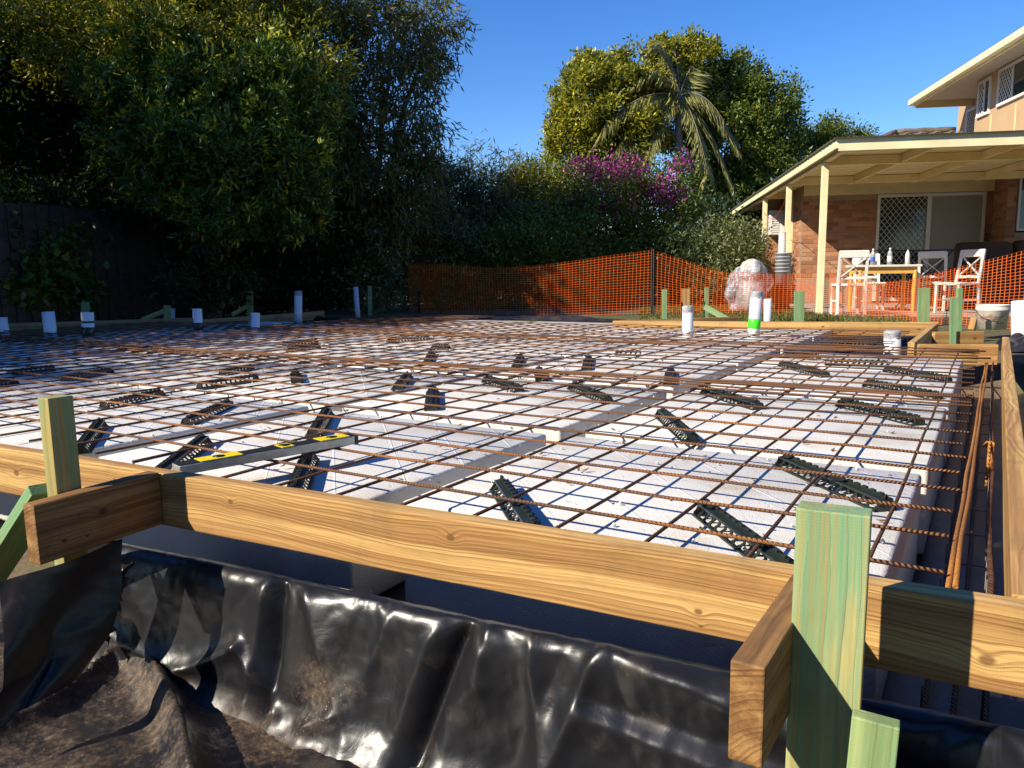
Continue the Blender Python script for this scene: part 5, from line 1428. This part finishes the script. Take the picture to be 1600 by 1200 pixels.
# far trees
tree('fig_tree', 'large rounded yellow green tree beyond the hedge, lit by the sun', 'tree', at(980, 25.5),
     [lobe(945, 160, 25, 75, 65), lobe(895, 225, 25, 42, 50), lobe(1000, 120, 25.5, 70, 50), lobe(1085, 95, 25.5, 42, 35), lobe(970, 215, 25, 75, 40), lobe(900, 150, 25.3, 40, 40), lobe(1060, 150, 26, 60, 60), lobe(880, 190, 25.2, 25, 25), lobe(1100, 75, 25.4, 22, 18), lobe(868, 225, 25, 18, 26), lobe(925, 105, 25.4, 30, 22), lobe(1040, 85, 25.2, 28, 22)], 5600, 12, .15, .075, GREEN['yellow'], 14, 'far trees', trunk=.35, bark='bark_grey', young=.40, spread=.10, shell=.66, clump=18, fill=.25, cs=.2)
tree('fig_tree', 'dark green tree right of the palm, beyond the patio roof', 'tree', at(1180, 26.5),
     [lobe(1190, 165, 26, 60, 55), lobe(1145, 130, 26.3, 45, 45), lobe(1225, 200, 26, 30, 45), lobe(1140, 230, 26, 75, 70), lobe(1200, 270, 26, 65, 60), lobe(1130, 310, 26, 60, 50)], 4200, 12, .15, .07, GREEN['mid'], 15, 'far trees', trunk=.3, young=.18, spread=.13, fill=.3, cs=.22)
tree('fig_tree', 'small distant tree peeping over the patio roof', 'tree', at(1310, 28.5),
     [lobe(1300, 215, 28, 35, 28), lobe(1345, 222, 28, 25, 16), lobe(1265, 230, 28, 30, 30)], 700, 12, .14, .06, GREEN['mid'], 16, 'far trees', trunk=.2, spread=.15)
# palm
np.random.seed(77); random.seed(77)
pb = Vector((*at(1066, 24.3), -.1)); PL = root('palm_tree', pb, 'feathery palm with drooping fronds in front of the yellow green tree', 'palm')
pc = PD(1062, 150, 24.2)
MB().tube([pb.lerp(pc, i / 6) + Vector((.05 * math.sin(i), 0, 0)) for i in range(7)], [.16, .14, .13, .12, .12, .11, .10], 10).build('trunk', M['bark_grey'], PL, smooth=True)
FR = [(-38, -100, 0), (-12, -92, 1), (-60, -50, -1), (-120, 35, -2), (-95, 60, -1), (-50, 80, -2), (30, -60, 2), (70, 25, -2), (92, 62, -1), (85, 130, -1), (45, 110, -3)]
for i, (dx, dy, dd) in enumerate(FR):
    e = PD(1062 + dx, 165 + dy, 24.2 + dd * .35)
    mid = pc.lerp(e, .5) + Vector((0, 0, .55 + .25 * (e - pc).length * .4))
    pts = [pc * (1 - t) ** 2 + mid * 2 * t * (1 - t) + e * t * t for t in np.linspace(0, 1, 15)]
    fr = MB().tube(pts, [.022 * (1 - .85 * k / 14) for k in range(15)], 5).build('frond_stem', M['bark_grey'], PL, smooth=True)
    pos, dr, wd = [], [], []
    for k in range(1, 15):
        tdir = (pts[k] - pts[k - 1]).normalized(); side = tdir.cross(Vector((0, 0, 1))).normalized()
        for r in range(6):
            p = pts[k - 1].lerp(pts[k], r / 6)
            for s in (-1, 1):
                dvec = (side * s * .75 + tdir * .7 + Vector((0, 0, -1.25 + rnd(-.35, .4)))).normalized()
                pos.append(p - pb); dr.append(dvec); wd.append(dvec.cross(Vector((rnd(-.3, .3), rnd(-.3, .3), 1))).normalized())
    n = len(pos); f = np.random.rand(n, 1)
    c = np.array([[.20, .21, .06]]) * (1 - f) + np.array([[.40, .38, .12]]) * f
    put('frond_leaflets', leaves_mesh('frond_leaflets', np.array([tuple(p) for p in pos]), np.array([tuple(p) for p in dr]), np.array([tuple(p) for p in wd]), .70, .020, c), fr)
# far hedge mass that closes the view under the trees
np.random.seed(5)
hl = [lobe(px, 420, 21, 75, 60) for px in range(560, 1230, 60)] + [lobe(px, 350, 23, 60, 45) for px in range(1040, 1300, 60)]
me = leaves_mesh('hedge', *crown((0, 0, 0), hl, 2600, 12, .18, .08, GREEN['dark'], 19, spread=.2))
o = put('hedge', me); tag(o, 'dark far off hedge closing the gaps below the trees', kind='stuff')
# grass around the far boards and patio edge
np.random.seed(9)
def grass(n, fn, hmin, hmax):
    P0 = np.array([fn() for _ in range(n)]); d = unit(np.random.randn(n, 3) * np.array([.5, .5, .15]) + np.array([0, 0, 1.0]))
    w = unit(np.cross(d, np.random.randn(n, 3))); h = np.random.uniform(hmin, hmax)
    f = np.random.rand(n, 1); c = np.array([[.07, .10, .02]]) * (1 - f) + np.array([[.22, .20, .05]]) * f
    return leaves_mesh('grass', P0, d, w, hmax, .012, c)
def gp():
    while True:
        px, D = np.random.uniform(1000, 1420), np.random.uniform(9.3, 16)
        p = PD(px, 490, D)
        q = p - HO; a_ = q.x * math.cos(HA) + q.y * math.sin(HA); b_ = -q.x * math.sin(HA) + q.y * math.cos(HA)
        if a_ > .14 and .5 < b_ < 5.5: continue
        return (p.x, p.y, gz(p.x, p.y) - .005)
o = put('grass', grass(12000, gp, .03, .065)); tag(o, 'dry short grass behind the far board and under the net', kind='stuff')
def gp2():
    px = np.random.normal(1275, 22); p = PD(px, 496, np.random.uniform(9.5, 10.3)); return (p.x, p.y, gz(p.x, p.y) - .005)
o = put('grass', grass(900, gp2, .06, .13)); tag(o, 'tuft of longer grass at the foot of the front patio post', kind='stuff')

# ------------------------------------------------------------------ small site detail
random.seed(99)
# nail heads where boards, stubs and posts meet
def nails(parent, pts, r=.0035):
    """pts in the board's own axes on its front face"""
    me = MB().lathe([(.0005, .0012), (r, .001), (r, -.004)], 8).mesh('nail_head'); me.materials.append(M['wire'])
    for x, y, z in pts:
        o = put('nail_head', me, parent, (x, y, z), (math.pi / 2, 0, 0))
nails(fb, [(1.33, -.0228, .03), (1.331, -.0228, -.03), (2.93, -.0228, .035), (2.932, -.0228, -.03), (3.25, -.0228, .02), (3.252, -.0228, -.045), (.55, -.0228, .01)])
nails(st1, [(.10, -.0228, .02), (.115, -.0228, -.035)])
# twists of tie wire at the laps of the mesh
tw = MB()
for i in range(150):
    x = -.2 * random.randrange(1, 28); y = random.choice((2.0, 2.2, 2.23, 4.23, 4.4)) + rnd(-.006, .006); z = .006
    p = [(x - .012, y, z), (x - .004, y + .006, z + .010), (x + .006, y - .004, z + .014), (x + rnd(-.01, .02), y + rnd(-.02, .02), z + rnd(.018, .034))]
    tw.tube(p, .0011, 4)
o = tw.build('tie_wires', M['wire'], smooth=True); tag(o, 'twists of thin tie wire at the mesh laps', kind='stuff')
# dry leaves and foam crumbs blown over the pods
np.random.seed(123)
n = 900
px_ = np.random.uniform(-7.5, 0.0, n); py_ = np.random.uniform(.05, 6.2, n)
pos = np.stack([px_, py_, np.full(n, POD_Z + .004)], 1)
dr = unit(np.stack([np.random.randn(n), np.random.randn(n), np.random.uniform(-.05, .25, n)], 1)); wd = unit(np.cross(dr, np.array([[.1, .05, 1.0]])))
cc = np.array([[.20, .11, .05]]) * np.random.uniform(.5, 1.4, (n, 1))
o = put('leaf_litter', leaves_mesh('leaf_litter', pos, dr, wd, .028, .011, cc)); tag(o, 'small dry leaves scattered over the white pods', kind='stuff')
cr_ = MB()
for i in range(500):
    x, y, r = rnd(-5, .0), rnd(.0, 3.5), rnd(.002, .006)
    cr_.lathe([(.0003, r), (r, 0), (.0003, -r)], 5, (x, y, POD_Z + r * .6))
o = cr_.build('foam_crumbs', M['eps'], smooth=True); tag(o, 'crumbs of white foam on the pods', kind='stuff')
